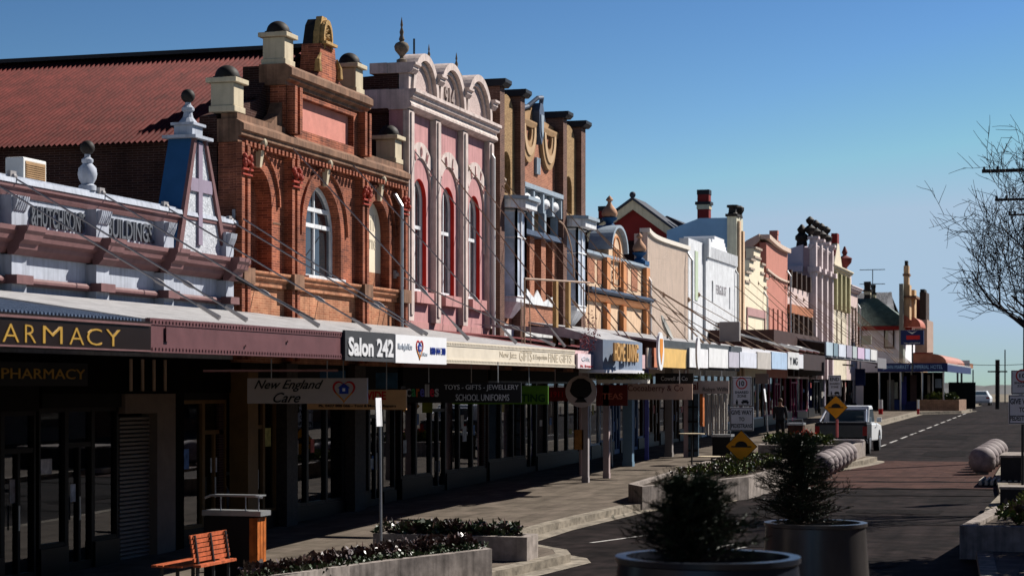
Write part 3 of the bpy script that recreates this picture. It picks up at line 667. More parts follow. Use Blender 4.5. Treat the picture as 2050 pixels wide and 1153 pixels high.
# ================================================================ 4 brown brick building with tall black capped piers
B = building('brown_brick_building', 54, 64.3, 'two storey brown brick building with black capped piers, oriel windows and looped swags')
PR = [(54.05, 54.5), (56.15, 56.6), (61.0, 61.45), (63.3, 63.85)]
pb = M('shade darkened pier brick', (.14, .07, .05), .85, .25, 1.5, .5, kind='brick', col2=(.08, .04, .03))  # pier brick darkened in colour to match its shaded sides
for a, b in PR:
    MB().box(XF-.45, XF+.27, a, b, 4.1, 12.1).build('pier', pb, B)
    MB().py([(XF-.55, 12.1), (XF+.36, 12.1), (XF+.46, 12.2), (XF+.46, 12.3), (XF-.55, 12.3)], a-.1, b+.1).build('pier_cap', blk, B)
for (a, b) in ((54.5, 56.15), (61.45, 63.3)):
    c = (a+b)/2
    wall(MB(), a, b, 9.0, 11.3, XF-.1, XF+.08, [(c-.42, c+.42, 9.2, 10.4, 1.)]).build('roughcast_panel', tanr, B)
    MB().box(XF-.45, XF-.3, a, b, 5, 12).build('niche_back', tans, B)
    r = (b-a)/2; MB().px([(a, 11.301), (b, 11.301)]+[(c+r*math.cos(math.pi*j/12), 11.301+.75*math.sin(math.pi*j/12)) for j in range(1, 12)], XF-.1, XF+.081).build('arched_top', tanr, B)
    MB().box(XF-.29, XF, a, b, 4.1, 5.95).build('base_wall', tanb, B)
    MB().box(XF-.29, XF+.02, a, b, 8.2, 8.99).box(XF-.29, XF+.01, a, b, 5.951, 8.199).build('bay_wall', tanb, B)
    # oriel window
    pts = [(XF+.02, a+.1), (XF+.5, a+.4), (XF+.5, b-.3), (XF+.02, b-.05)]
    o = MB().pz([(XF+.021, a-.05), (XF+.5, a-.05), (XF+.9, a+.3), (XF+.9, b-.05), (XF+.021, b+.12)], 8.96, 9.06).build('oriel_roof', bluew, B)
    MB().pz([(XF+.021, a+.0), (XF+.45, a+.0), (XF+.8, a+.33), (XF+.8, b-.1), (XF+.021, b+.05)], 8.72, 8.959).build('eaves', white, o)
    f = MB()
    for (p, q) in ((pts[0], pts[1]), (pts[1], pts[2]), (pts[2], pts[3])):
        for t in (0., .5, 1.) if p[0] == q[0] else (0., 1.):
            x = p[0]+(q[0]-p[0])*t; y = p[1]+(q[1]-p[1])*t; f.box(x-.03, x+.03, y-.04, y+.04, 6.2, 8.72)
        for z in (6.2, 7.9, 8.66): f.tube([(p[0], p[1], z), (q[0], q[1], z)], .035, 4)
    f.pz(pts, 6.05, 6.19); f.pris([(XF+.02, a+.4, 5.6), (XF+.2, a+.7, 5.6), (XF+.2, b-.6, 5.6), (XF+.02, b-.4, 5.6)], [(p[0], p[1], 6.05) for p in pts])
    o = f.build('oriel_window', white, B)
    MB().pz([(XF+.03, a+.11), (XF+.49, a+.405), (XF+.49, b-.31), (XF+.03, b-.065)], 6.191, 8.71).build('pane', M('curtained glass', (.5, .55, .65), .2, .35, 1.6, 0, spec=.6), o)
a, b = 56.6, 61.0; c = 58.8
wall(MB(), a, b, 9.66, 11.4, XF-.3, XF).build('centre_wall', tanb, B)
mb = MB(); corn(mb, a, b, 11.62, [(-.1, 0), (.12, 0), (.12, -.05), (.08, -.2), (-.1, -.2)]); mb.build('parapet_cornice', tans, B)
MB().px([(a, 11.401), (b, 11.401), (b, 11.8), (c+1.1, 11.85), (c+.45, 12.0), (c+.35, 12.2), (c-.35, 12.2), (c-.45, 12.0), (c-1.1, 11.85), (a, 11.8)], XF-.3, XF-.05).build('centre_parapet', tans, B)
mb = MB().px([(c-.22, 11.3), (c, 11.0), (c+.22, 11.3), (c+.28, 12.0), (c+.15, 12.25), (c-.15, 12.25), (c-.28, 12.0)], XF-.049, XF+.18).build('shield', bgd, B)
MB().px([(c-.12, 11.4), (c, 11.2), (c+.12, 11.4), (c+.16, 11.9), (c-.16, 11.9)], XF+.181, XF+.21).build('shield_boss', bluew, B)
mb = MB().tube([(XF-.2, c-1.6, 11.85), (XF-.1, c-.6, 12.1), (XF+.1, c-.2, 12.4), (XF+.15, c+.1, 12.45), (XF-.0, c+.5, 12.2), (XF-.2, c+1.6, 11.85)], .07, 8); mb.build('shield_crest', bgd, B)
for cc in (57.65, 59.95):
    for q, (ro, dx, m_) in enumerate(((.86, .1, tans), (.66, .14, M('pale tan stucco', (.5, .34, .2), .8, .1)), (.48, .1, tans))):
        arcband(MB(), cc, 11.5-.06*q, ro-.17, ro, XF+.002, XF+dx, 20, math.pi, 2*math.pi, 1.35).build('swag', m_, B)
mb = MB()
for k in range(3): mb.box(XF+.001, XF+.08, c-.2+k*.15, c-.11+k*.15, 10.1, 10.6)
mb.build('triglyph_ornament', bluew, B)
mb = MB().box(XF-.2, XF+.28, a, b, 9.52, 9.655).box(XF-.2, XF+.08, a, b, 8.95, 9.519)
for k in range(5): mb.box(XF+.08, XF+.24, a+k*(b-a-.14)/4, a+.14+k*(b-a-.14)/4, 8.9, 9.5)
mb.build('window_head', bluew, B)
for k in range(4):
    y = a+.07+(b-a-.14)*(k+.5)/4; MB().tube([(XF+.1, y-.4, 9.22), (XF+.11, y-.2, 9.22), (XF+.12, y, 9.22), (XF+.11, y+.2, 9.22), (XF+.1, y+.4, 9.22)], [.05, .13, .17, .13, .05], 10).build('cartouche', white, B, True)
for k in range(4): 
    y = a+.1+k*(b-a-.2)/3; MB().box(XF-.1, XF+.1, y-.1, y+.1, 8.31, 8.94).build('stone_mullion', bluew, B)
MB().box(XF-.4, XF-.32, a, b, 8.2, 9.7).build('loggia_back', tans, B)
MB().box(XF-.3, XF+.22, a, b, 8.15, 8.3).build('ledge', bgd, B)
for k in range(4):
    y = a+.25+k*(b-a-.5)/3; MB().box(XF-.25, XF+.05, y-.26, y+.26, 6.15, 8.149).build('brick_column', tanb, B)
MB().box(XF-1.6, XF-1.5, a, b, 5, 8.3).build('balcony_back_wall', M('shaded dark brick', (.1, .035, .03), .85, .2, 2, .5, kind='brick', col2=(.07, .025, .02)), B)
MB().box(XF-.3, XF+.02, a, b, 4.1, 6.14).build('balcony_wall', tanb, B)
MB().px([(a+.1, 6.1), (b-.1, 6.1), (b-.1, 6.5), (c+.9, 6.3), (c+.5, 6.2), (c-.2, 6.55), (c-.6, 6.3), (a+.1, 6.75)], XF+.06, XF+.1).build('torn_banner', white, B)
MB().box(XF+.021, XF+.06, 54.6, 57.2, 4.95, 5.42).box(XF+.021, XF+.06, 57.3, 63.2, 4.9, 5.4).build('white_panel', white, B, split=True)
MB().py([(XF+.06, 4.2), (XF+.7, 4.2), (XF+.06, 4.85)], 54.5, 63.8).build('lower_roof', M('dark red iron', (.13, .02, .02), .6, .2), B)
body(B, 54, 64.3, 11, brickd)
shopfront(B, 54.1, 64.2, None, blkf, 8, (3,))
# ================================================================ 5 peach building with onion finials
B = building('peach_building', 64.45, 74.3, 'peach building with orange piers, pierced parapet and onion shaped finials')
wall(MB(), 64.5, 74.3, 4.1, 6.75, XF-.35, XF).build('front_wall', peachl, B)
wall(MB(), 64.5, 74.3, 6.751, 8.05, XF-.35, XF).build('parapet_wall', peachl, B)
mb = MB(); corn(mb, 64.4, 74.4, 6.95, [(0, .0), (.35, 0), (.35, -.08), (.2, -.16), (0, -.2)]); mb.build('cornice', bgd, B)
mb = MB(); corn(mb, 64.45, 74.35, 6.74, [(0, 0), (.24, 0), (.12, -.2), (0, -.22)]); mb.build('lower_moulding', peachd, B)
mb = MB(); corn(mb, 64.4, 74.3, 8.2, [(-.4, 0), (.12, 0), (.12, -.1), (.02, -.15), (-.4, -.15)]); mb.build('coping', bluew, B)
for a, b in ((65.1, 66.1), (66.5, 67.2), (70.3, 71.1), (71.7, 72.7)):
    MB().box(XF+.001, XF+.02, a, b, 7.15, 7.95).build('pierced_panel', M('orange pierced panel', (.5, .22, .12), .9, .35, 14, .6, kind='speck', col2=(.2, .07, .04)), B)
for a, b in ((67.25, 67.75), (69.75, 70.2), (73.55, 74.1)):
    MB().box(XF+.021, XF+.18, a, b, 6.96, 8.1).box(XF+.021, XF+.18, a, b, 4.2, 6.5).build('pier', peachd, B)
c = 68.95; r = 1.15; n = 14
mb = MB().px([(c-r, 8.051), (c+r, 8.051), (c+r, 8.4)]+[(c+r*math.cos(math.pi*j/n), 8.4+.8*math.sin(math.pi*j/n)) for j in range(1, n)]+[(c-r, 8.4)], XF-.5, XF+.1); mb.build('arched_pediment', peachl, B)
arcband(MB(), c, 8.4, r+.001, r+.14, XF-.6, XF+.25, 18, k=.72).build('pediment_hood', bluew, B)
mb = MB().box(XF+.101, XF+.13, c-.55, c+.55, 7.15, 7.2); arcband(mb, c, 8.4, .5, .56, XF+.101, XF+.14, 14)
mb.box(XF+.101, XF+.13, c-.55, c-.49, 7.2, 8.4).box(XF+.101, XF+.13, c+.49, c+.55, 7.2, 8.4); mb.build('panel_frame', peachd, B)
mb = MB(); text_into(mb, '1911', (XF+.101, c-.4, 8.05), (0, 1, 0), (0, 0, 1), .8, .45, .01, .03); text_into(mb, 'B', (XF+.101, c-.18, 7.4), (0, 1, 0), (0, 0, 1), .35, .45, .01, .03); mb.build('raised_numerals', peachd, B)
OP = [(.1, 0), (.3, .05), (.36, .18), (.36, .24), (.32, .38), (.2, .55), (.1, .7), (.08, .82), (.14, .86), (.17, .9), (.12, 1.0), (.02, 1.12)]
for yc, z, s_ in ((c, 9.25, .7), (73.75, 8.35, .66), (64.6, 8.25, .66)):
    o = MB().lathe(XF-.15, yc, z, [(.3*s_, 0), (.3*s_, .12*s_), (.18*s_, .2*s_), (.2*s_, .28*s_), (.38*s_, .42*s_), (.4*s_, .5*s_)], 18).build('finial_base', bluep, B, True)
    MB().lathe(XF-.15, yc, z+.5*s_, [(a*s_*1.12, b*s_) for a, b in OP], 18).build('onion_finial', onion, o, True)
MB().box(XF-.5, XF+.15, 73.4, 74.15, 8.2, 8.35).build('finial_block', bluep, B)
body(B, 64.5, 74.2, 7.4, brickd)
mb = MB().box(XF-.02, XF+.5, 64.6, 74.3, 4.75, 5.0); corn(mb, 64.5, 74.3, 5.15, [(0, 0), (.55, -.1), (.55, -.15), (0, -.15)]); mb.build('roof_flashing', corrw, B)
shopfront(B, 64.6, 67.3, None, wmetal, 2, (0,)); 
for y in (66.5, 69.6, 72.5): MB().tube([(XF+1.9, y-9.5, gz(y-9)), (XF+1.9, y-9.5, 4.3)], .09, 10).build('veranda_post', M('pinkish grey post', (.5, .38, .37), .6, .1), B)
shopfront(B, 67.35, 74.2, None, M('blue shop frame', (.1, .16, .3), .5, .1), 7, (2, 5))
# ================================================================ background: red gabled house behind
B = thing('red_gabled_house', (-22, 96, 2), 'dark red gabled house with cream bargeboards rising behind the peach building', 'house')
def gp(px, py, Y=96.): return PY(px, py, Y)
rd = M('dark red wall', (.2, .02, .018), .85, .12, 2)
ap = gp(1270, 402); lf = gp(1178, 470); rt = gp(1362, 470)
MB().py([(lf[0], 3), (rt[0], 3), rt, ap, lf], 96, 98.4).build('gable_wall', rd, B)
mb = MB(); t = .42
for q in (lf, rt):
    e = (q[0]+(q[0]-ap[0])*.12, q[1]+(q[1]-ap[1])*.12)
    mb.py([ap, e, (e[0], e[1]-t), (ap[0], ap[1]-t*1.1)], 95.6, 95.75)
mb.build('bargeboard', tanpaint, B)
mb = MB()
for q in (lf, rt):
    e = (q[0]+(q[0]-ap[0])*.14, q[1]+(q[1]-ap[1])*.14); mb.py([(ap[0], ap[1]+.15), (e[0], e[1]+.15), (e[0], e[1]+.02), (ap[0], ap[1]+.02)], 95.5, 98.5)
mb.ball((ap[0], 95.6, ap[1]+.25), .16); mb.build('roof', M('dark slate roof', (.03, .035, .05), .7, .2), B)
a2 = gp(1335, 432, 104.); MB().py([(a2[0]-2.2, a2[1]-1.1), (a2[0], a2[1]), (a2[0]+2.2, a2[1]-1.1), (a2[0]+2.2, 5), (a2[0]-2.2, 5)], 104, 110).build('rear_roof', M('dark slate roof', (.03, .035, .05)), B)
def chimney(b, px0, px1, pyt, pyb, Y, m, capm=blk):
    x0, z1 = PY(px0, pyt, Y); x1, z0 = PY(px1, pyb, Y); w_ = x1-x0
    o = MB().box(x0, x1, Y, Y+w_, z0-1, z1-.12).build('chimney', m, b)
    MB().box(x0-.1, x1+.1, Y-.1, Y+w_+.1, z1-.62, z1-.48).box(x0-.02, x1+.02, Y-.02, Y+w_+.02, z1-.119, z1+.12).build('chimney_cap', capm, o)
    MB().box(x0-.03, x1+.03, Y-.03, Y+w_+.03, z1-.85, z1-.62).build('chimney_band', tanpaint, o); return o
chimney(B, 1396, 1419, 385, 440, 98, rd); chimney(B, 1198, 1222, 418, 460, 97, rd)
# ================================================================ 6 beige ribbed building
B = building('ribbed_steel_building', 74.4, 82.3, 'tall plain parapet of beige ribbed steel with a swooping top edge')
n = 60; pts = []
mb = MB(); nn = 66; top = lambda t: 9.28+.22*math.exp(-t*9)+.05*t
for i in range(nn):
    a = 74.5+7.8*i/nn; b = 74.5+7.8*(i+1)/nn; m_ = a+(b-a)*.55
    mb.px([(a, 4.1), (m_, 4.1), (m_, top(i/nn)), (a, top(i/nn))], XF-.2, XF+.0); mb.px([(m_, 4.1), (b, 4.1), (b, top(i/nn)), (m_, top(i/nn))], XF-.2, XF-.07)
mb.build('ribbed_cladding', corrb, B)
mb = MB(); P = [(74.45+7.9*i/20, top(i/20)) for i in range(21)]
for i in range(20): mb.px([P[i], P[i+1], (P[i+1][0], P[i+1][1]+.16), (P[i][0], P[i][1]+.16)], XF-.3, XF+.1)
mb.build('curved_coping', M('cream coping', (.72, .66, .58), .6, .05), B)
MB().box(XF-.5, XF-.201, 74.4, 74.6, 4, 9.45).build('end_wall', corrb, B)
body(B, 74.6, 82.3, 9.2, brickd, deep=4)
shopfront(B, 74.6, 82.2, None, M('brown shop frame', (.12, .06, .03), .5, .2), 6, (1, 4))
# ================================================================ 7 white art deco building
B = building('white_art_deco_building', 82.4, 93.3, 'smooth white building with a fluted frieze, stepped top and a narrow green glazed strip')
o = wall(MB(), 82.4, 85.6, 4.1, 9.85, XF-.4, XF).build('left_bay', white, B)
MB().box(XF+.001, XF+.03, 83.75, 84.35, 7.3, 9.4).build('glazed_strip', M('pale green glass', (.55, .62, .42), .3, .05, bump=0), B)
wall(MB(), 85.65, 93.3, 4.1, 9.25, XF-.4, XF+.12, [(87.0, 87.35, 7.35, 8.3, 0), (91.3, 91.6, 7.2, 8.2, 0), (87.9, 90.0, 4.6, 6.5, 0)]).build('front_wall', white, B)
MB().box(XF-.3, XF-.1, 86.9, 91.7, 4.2, 8.4).build('window_backing', M('grey window backing', (.2, .21, .23), .3, .1), B)
mb = MB()
for k in range(26): y = 86.2+k*.27; mb.box(XF-.1, XF+.2, y, y+.17, 9.251, 9.75)
mb.box(XF-.4, XF+.1, 85.7, 93.3, 9.25, 9.76); mb.box(XF-.4, XF+.25, 85.65, 86.15, 9.251, 10.05); mb.build('fluted_frieze', white, B)
mb = MB()
for k in range(4): mb.box(XF-.9-.2*k, XF-.1, 87.2+k*.55, 92+.0-k*.25, 9.761+k*.16, 9.92+k*.16)
mb.build('stepped_crown', whites, B)
mb = MB(); text_into(mb, 'FERGUS ST', (XF+.121, 88.0, 7.75), (0, 1, 0), (0, 0, 1), 2.6, .42, .01, .01); mb.build('lettering', M('grey lettering', (.3, .28, .3)), B)
MB().box(XF+.1, XF+.16, 88.0, 88.1, 4.6, 6.5).box(XF+.1, XF+.16, 88.9, 89.0, 4.6, 6.5).box(XF+.1, XF+.16, 89.8, 89.9, 4.6, 6.5).box(XF+.1, XF+.16, 88, 89.9, 6.1, 6.2).build('window_bars', white, B)
body(B, 82.4, 93.3, 9.0, white, deep=10)
shopfront(B, 82.5, 93.2, None, wmetal, 7, (2,))
# ================================================================ 8 slender tall building with steel blue side wall
B = building('slim_tower_building', 93.4, 96, 'narrow tall cream fronted building with a steel blue side wall and chimney pots on top')
sb = M('steel blue side wall', (.17, .3, .47), .8, .07, 1, .05)
x0, z0 = PY(1335, 462, 93.6); x1, z1 = PY(1400, 437, 93.6); x2, z2 = PY(1458, 436, 93.6)
MB().py([(x0, 4), (XF-.3, 4), (XF-.3, z2), (x1, z1), (x0, z0)], 93.6, 95.9).build('side_wall', sb, B)
zt = fz(1465, 418)
MB().box(XF-.35, XF+.1, 93.4, 95.2, 4.1, zt-.3).build('front_wall', M('pale olive render', (.58, .56, .44), .8, .1, streak=.2), B)
MB().box(XF+.101, XF+.22, 93.6, 94.0, 4.1, zt-.5).box(XF+.101, XF+.2, 94.7, 95.1, 4.1, zt-.9).build('fin', peachl, B, split=True)
MB().box(XF+.101, XF+.11, 94.2, 94.5, 5, zt-1).build('dark_slot', shade, B)
mb = MB().box(XF-.42, XF+.16, 93.3, 94.2, zt-.3, zt-.18); mb.lathe(XF-.15, 93.75, zt-.18, [(.26, 0), (.2, .1), (.18, .3), (.28, .34), (.28, .44)], 10); mb.lathe(XF+.0, 94.6, zt-.3, [(.2, 0), (.16, .2), (.25, .35), (.26, .5), (.12, .6)], 8)
mb.build('chimney_pots', dark, B)
body(B, 93.6, 96, 8, brickd, deep=5)
# ================================================================ 9 cream stepped gable
B = building('cream_stepped_building', 96, 102, 'cream building with a stepped parapet and a pink framed signboard')
g = lambda px, py: (fy(px), fz(px, py))
z = lambda py, px: fz(px, py)
mb = MB()
for (a, b, zz) in ((95.9, 97.3, z(545, 1485)), (97.3, 98.6, z(520, 1496)), (98.6, 100.6, z(498, 1508)), (100.6, 101.7, z(530, 1520)), (101.7, 102.6, z(560, 1530))):
    mb.box(XF-.35, XF+.05, a+.001, b-.001, 4.1, zz)
mb.build('stepped_front_wall', M('pale cream render', (.78, .68, .5), .8, .06, streak=.08), B)
mb = MB()
for (a, b, zz) in ((95.9, 97.3, z(545, 1485)), (97.3, 98.6, z(520, 1496)), (98.6, 100.6, z(498, 1508)), (100.6, 101.7, z(530, 1520)), (101.7, 102.6, z(560, 1530))):
    mb.box(XF-.4, XF+.16, a-.03, b+.03, zz+.001, zz+.1).box(XF+.051, XF+.12, a, b, zz-.45, zz-.35)
mb.build('step_coping', M('grey brown coping', (.4, .32, .26), .8, .15), B)
mb = MB().box(XF+.051, XF+.12, 96.4, 102, 7.1, 7.5).box(XF+.051, XF+.12, 96.4, 102, 5.6, 6.0).box(XF+.051, XF+.11, 96.4, 96.6, 6.0, 7.1).box(XF+.051, XF+.11, 101.8, 102, 6.0, 7.1); mb.build('sign_frame', M('dusty pink trim', (.42, .24, .23), .7, .1), B)
body(B, 96, 102.5, 7.5, brickd, deep=8)
shopfront(B, 93.5, 102.4, None, wmetal, 6, (2,))
# ================================================================ 10 terracotta building
B = building('terracotta_pink_building', 102.6, 110, 'tall terracotta pink building with a curved cornice and narrow window slots')
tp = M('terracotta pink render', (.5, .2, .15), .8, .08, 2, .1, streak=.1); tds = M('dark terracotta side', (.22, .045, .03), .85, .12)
tz = z(472, 1530)
W = [(103.2+k*1.55, 103.75+k*1.55, 4.6, 7.75, 0) for k in range(4)]
wall(MB(), 102.7, 110, 4.1, tz-.3, XF-.35, XF+.02, W).build('front_wall', tp, B)
MB().box(XF-.34, XF-.24, 103, 109.7, 4.5, 7.9).build('window_backing', M('dark red glazing', (.12, .02, .015), .3, .2), B)
mb = MB(); n = 14
for i in range(n):
    a = 102.6+7.4*i/n; b = 102.6+7.4*(i+1)/n; f = lambda q: tz+.1-.28*math.sin(math.pi*.5*min((q-102.6)/7.4*1.3, 1))
    mb.px([(a, f(a)-.22), (b, f(b)-.22), (b, f(b)), (a, f(a))], XF-.4, XF+.22); mb.px([(a, f(a)-1.85), (b, f(b)-1.85), (b, f(b)-1.75), (a, f(a)-1.75)], XF+.021, XF+.12)
mb.build('curved_cornice', M('cream pink trim', (.62, .47, .38), .7, .1), B)
xs = [(PY(p, q, 102.6)) for p, q in ((1478, 500), (1495, 482), (1512, 473), (1532, 470))]
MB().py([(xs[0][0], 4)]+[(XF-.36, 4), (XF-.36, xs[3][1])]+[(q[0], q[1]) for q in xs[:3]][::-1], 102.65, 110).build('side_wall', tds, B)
MB().py([(q[0], q[1]-.45) for q in xs[:3]]+[(XF-.3, xs[3][1]-.3), (XF-.3, xs[3][1]+.05)]+[(q[0], q[1]) for q in xs[:3]][::-1], 102.45, 102.64).build('curved_side_coping', M('cream pink trim', (.62, .47, .38)), B)
chimney(B, 1541, 1556, 466, 480, 112, tp, tp)
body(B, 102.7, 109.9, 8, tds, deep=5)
shopfront(B, 102.8, 109.8, None, M('magenta shop frame', (.3, .02, .08), .5, .1), 4, (2,))
# ================================================================ 11 low pink and brown building
B = building('low_pink_building', 110, 118.7, 'low pink and brown building with small pilasters between two taller neighbours')
lp = M('pale pink render', (.62, .48, .45), .8, .1, streak=.15)
zz = z(580, 1600); wall(MB(), 110.1, 118.7, 4.1, zz, XF-.35, XF).build('front_wall', lp, B)
MB().box(XF+.001, XF+.25, 110, 118.7, zz-1.5, zz-1.0).build('brown_band', M('rust band', (.36, .13, .06), .8, .2), B)
mb = MB()
for k in range(5): mb.box(XF+.001, XF+.3, 110.3+k*1.9, 110.8+k*1.9, 4.2, zz-1.5); mb.box(XF-.2, XF+.2, 110.3+k*1.9, 110.7+k*1.9, zz, zz+.9)
mb.build('pilaster', bbk, B)
body(B, 110.1, 118.6, zz-.4, brickd)
shopfront(B, 110.1, 118.6, None, M('magenta shop frame', (.3, .02, .08)), 4, (1,))
# ================================================================ 12 lilac grey building 
B = building('lilac_grey_building', 118.8, 127, 'tall lilac grey building with white pilasters and dark urns crowding its parapet')
lg = M('lilac grey render', (.55, .5, .58), .8, .06, 1, .05); lw = M('pinkish white trim', (.66, .55, .55), .75, .1, streak=.15)
tz = z(495, 1620)
xs = [PY(p, q, 118.8) for p, q in ((1568, 508), (1580, 498), (1598, 492), (1618, 489))]
MB().py([(xs[0][0], 4), (XF-.36, 4), (XF-.36, xs[3][1])]+[(q[0], q[1]) for q in xs[:3]][::-1], 118.85, 127).build('side_wall', lg, B)
wall(MB(), 118.8, 127, 4.1, tz, XF-.35, XF, [(119.9+2.6*k, 121.2+2.6*k, 6.0, 9.6, 1) for k in range(3)]).build('front_wall', M('lilac front', (.36, .25, .27), .8, .1), B)
MB().box(XF-.34, XF-.25, 119.5, 126.8, 5, 9.8).build('window_backing', bbk, B)
for k in range(4):
    y = 118.85+k*2.55; MB().box(XF+.001, XF+.4, y, y+.5, 4.1, tz+.5).build('pilaster', lw, B)
    MB().box(XF-.1, XF+.62, y-.12, y+.62, tz-1.45, tz-1.15).box(XF-.1, XF+.55, y-.08, y+.58, tz+.501, tz+.65).build('pilaster_cap', lw, B)
    MB().lathe(XF, y+.25, tz+.65, [(.2, 0), (.1, .12), (.3, .3), (.34, .5), (.2, .62), (.08, .7), (.22, .85), (.26, 1.0), (.06, 1.2)], 10).build('urn', dark, B, True)
mb = MB(); corn(mb, 118.75, 127, tz-1.2, P_c(.4, .35)); corn(mb, 118.75, 127, tz+.2, P_c(.3, .3)); mb.build('cornice', lw, B)
MB().box(XF-1.3, XF-.37, 118.55, 118.84, tz-1.45, tz-1.1).build('cornice_return', lg, B)
MB().lathe(XF-.5, 119.2, tz+.1, [(.35, 0), (.3, .3), (.4, .4), (.4, .6), (.2, .8), (.3, 1.0), (.06, 1.3)], 10).build('urn', dark, B, True)
body(B, 118.9, 126.9, 9, lg, deep=5)
shopfront(B, 118.9, 126.9, None, blkf, 3, (1,))
# ================================================================ 13 cream building with red urns
B = building('cream_urn_building', 127, 137, 'cream two storey building with a pointed central pediment and dark red urns')
cc = M('pale cream stone', (.68, .6, .46), .8, .1, streak=.12); tz = z(537, 1665)
wall(MB(), 127.1, 137, 4.1, tz, XF-.35, XF, [(129+2.4*k, 129.8+2.4*k, 5.5, 8.2, 1) for k in range(3)]+[]).build('front_wall', cc, B)
MB().box(XF-.34, XF-.25, 128, 136, 5, 8.4).build('window_backing', bbk, B)
MB().box(XF-3, XF-.36, 127.05, 127.3, 4, tz-.1).build('side_wall', M('pinkish grey side', (.32, .26, .25), .8, .1), B)
mb = MB(); corn(mb, 126.9, 137.1, tz+.15, P_c(.5, .4)); mb.build('cornice', cc, B)
for k in range(5): MB().box(XF+.001, XF+.3, 127.2+k*2.3, 127.7+k*2.3, 8.6, tz-.26).build('pilaster', M('olive stone', (.42, .38, .22), .8, .1), B)
MB().px([(129.5, tz+.151), (134, tz+.151), (132.6, tz+1.3), (132.2, tz+1.75), (131.3, tz+1.75), (130.9, tz+1.3)], XF-.3, XF+.1).build('pediment', cc, B)
MB().box(XF-.3, XF+.1, 131.2, 132.2, tz+1.751, tz+2.4).build('pediment_block', rd, B)
for y in (127.6, 136): MB().lathe(XF, y, tz+.16, [(.3, 0), (.15, .25), (.45, .6), (.5, .9), (.3, 1.0), (.12, 1.1), (.2, 1.3), (.05, 1.7)], 10).build('urn', M('dark red urn', (.16, .03, .03), .7, .2), B, True)
body(B, 127.1, 136.9, 8, brickd, deep=5)
shopfront(B, 127.1, 136.9, None, blkf, 4, (1,))
# ================================================================ 14 little pink tower building
B = building('narrow_pink_building', 137, 143.5, 'narrow pale pink building with shallow bays next to a green roofed house')
tz = z(578, 1700); wall(MB(), 137.1, 143.5, 4.1, tz, XF-.35, XF).build('front_wall', lp, B)
mb = MB(); corn(mb, 137, 143.6, tz+.2, P_c(.4, .4)); mb.box(XF-.3, XF+.1, 138, 139, tz+.2, tz+.9); mb.build('cornice', lw, B)
MB().box(XF-3, XF-.36, 137.1, 143.4, 4, tz-.2).build('side_wall', lp, B)
for k in range(3): MB().box(XF+.001, XF+.06, 138+k*1.9, 138.7+k*1.9, 6.4, 9.2).build('window', bbk, B)
body(B, 137.1, 143.4, 7, lp, deep=5)
shopfront(B, 137.1, 143.4, None, blkf, 3, (1,))
# ================================================================ 15 green roofed house jutting towards the street
B = thing('green_roofed_house', (-15.5, 147, 2), 'white house with a hipped green iron roof and dark chimneys, facing down the street', 'house')
ga = lambda p, q, Y=146.: PY(p, q, Y)
xl = -19.5; xr, ze = ga(1826, 651); MB().box(xl, xr-.5, 146.2, 154, 2, ze).build('wall', M('white grey wall', (.8, .79, .82), .8, .06), B)
xp, zp = ga(1753, 597, 149.); xq, zq = ga(1713, 597, 149.)
mb = MB(); cr = []
n = 60
e = [(xl-.4, 145.7, ze-.05), (xr, 145.7, ze-.05), (xr, 154.5, ze-.05), (xl-.4, 154.5, ze-.05)]; r1 = (xl, 150, zp); r2 = (xp, 150, zp)
mb.add(e+[r1, r2], [(0, 1, 5, 4), (1, 2, 5), (2, 3, 4, 5)])
for i in range(70):
    t = i/69; a = Vector(e[0]).lerp(Vector(e[1]), t); b = Vector(r1).lerp(Vector(r2), t); mb.tube([a+Vector((0, -.02, .02)), b+Vector((0, -.02, .02))], .035, 4)
mb.build('iron_roof', corrg, B)
MB().box(xl-.4, xr, 145.6, 145.75, ze-.35, ze-.06).build('gutter', rd, B)
o = MB(); wx0, wz1 = ga(1769, 655); wx1, wz0 = ga(1790, 686)
o = MB().box(wx0, wx1, 146.1, 146.25, wz0-.4, wz1).build('window', bbk, B); MB().box(wx0+.1, wx1-.1, 146.05, 146.09, wz0-.3, wz1-.1).build('pane', GLU, o)
wx0, _ = ga(1716, 655); wx1, _ = ga(1725, 655); MB().box(wx0, wx1, 146.1, 146.25, wz0-.4, wz1).build('window', bbk, B)
chimney(B, 1730, 1742, 567, 600, 150, dark, dark); chimney(B, 1744, 1752, 573, 600, 151, dark, dark)
# antenna
xa, za = ga(1747, 540, 150.); a = thing('tv_antenna', (xa, 150, 7.8), 'thin television antenna on a mast above the green roofed house', 'antenna')
_, zb = ga(1747, 574, 150.); mb = MB().tube([(xa, 150, zb-1), (xa, 150, za)], .035); mb.build('mast', steel, a)
w1 = ga(1721, 540, 150.)[0]; w2 = ga(1772, 540, 150.)[0]; mb = MB().tube([(w1, 150, za), (w2, 150, za)], .03).tube([(w1, 150, zb+.2), (w2, 150, zb+.2)], .03); mb.build('boom', steel, a)
# white iron roof behind it
B = thing('white_roofed_building', (-20, 160, 2), 'building with a pale ribbed iron roof behind the green roofed house', 'building')
x0, z1 = PY(1700, 582, 158.); x1, _ = PY(1796, 582, 158.); _, z0 = PY(1750, 612, 158.)
mb = MB(); nn = 52
for i in range(nn):
    a = x0+(x1-x0)*i/nn; b = a+(x1-x0)/nn*.6; sl_ = max(0, (i/nn-.75))*3.0
    mb.add([(a, 157, z0-1), (b, 157, z0-1), (b-sl_, 161, z1), (a-sl_, 161, z1)], [(0, 1, 2, 3)])
mb.build('ribbed_roof', corrw, B); MB().box(x0, x1+.0, 157.05, 165, 2, z0-1.02).py([(x0, z0-1.0), (x1, z0-1), (x1-.9, z1-.04), (x0, z1-.04)], 161.2, 162).build('wall', shade, B)
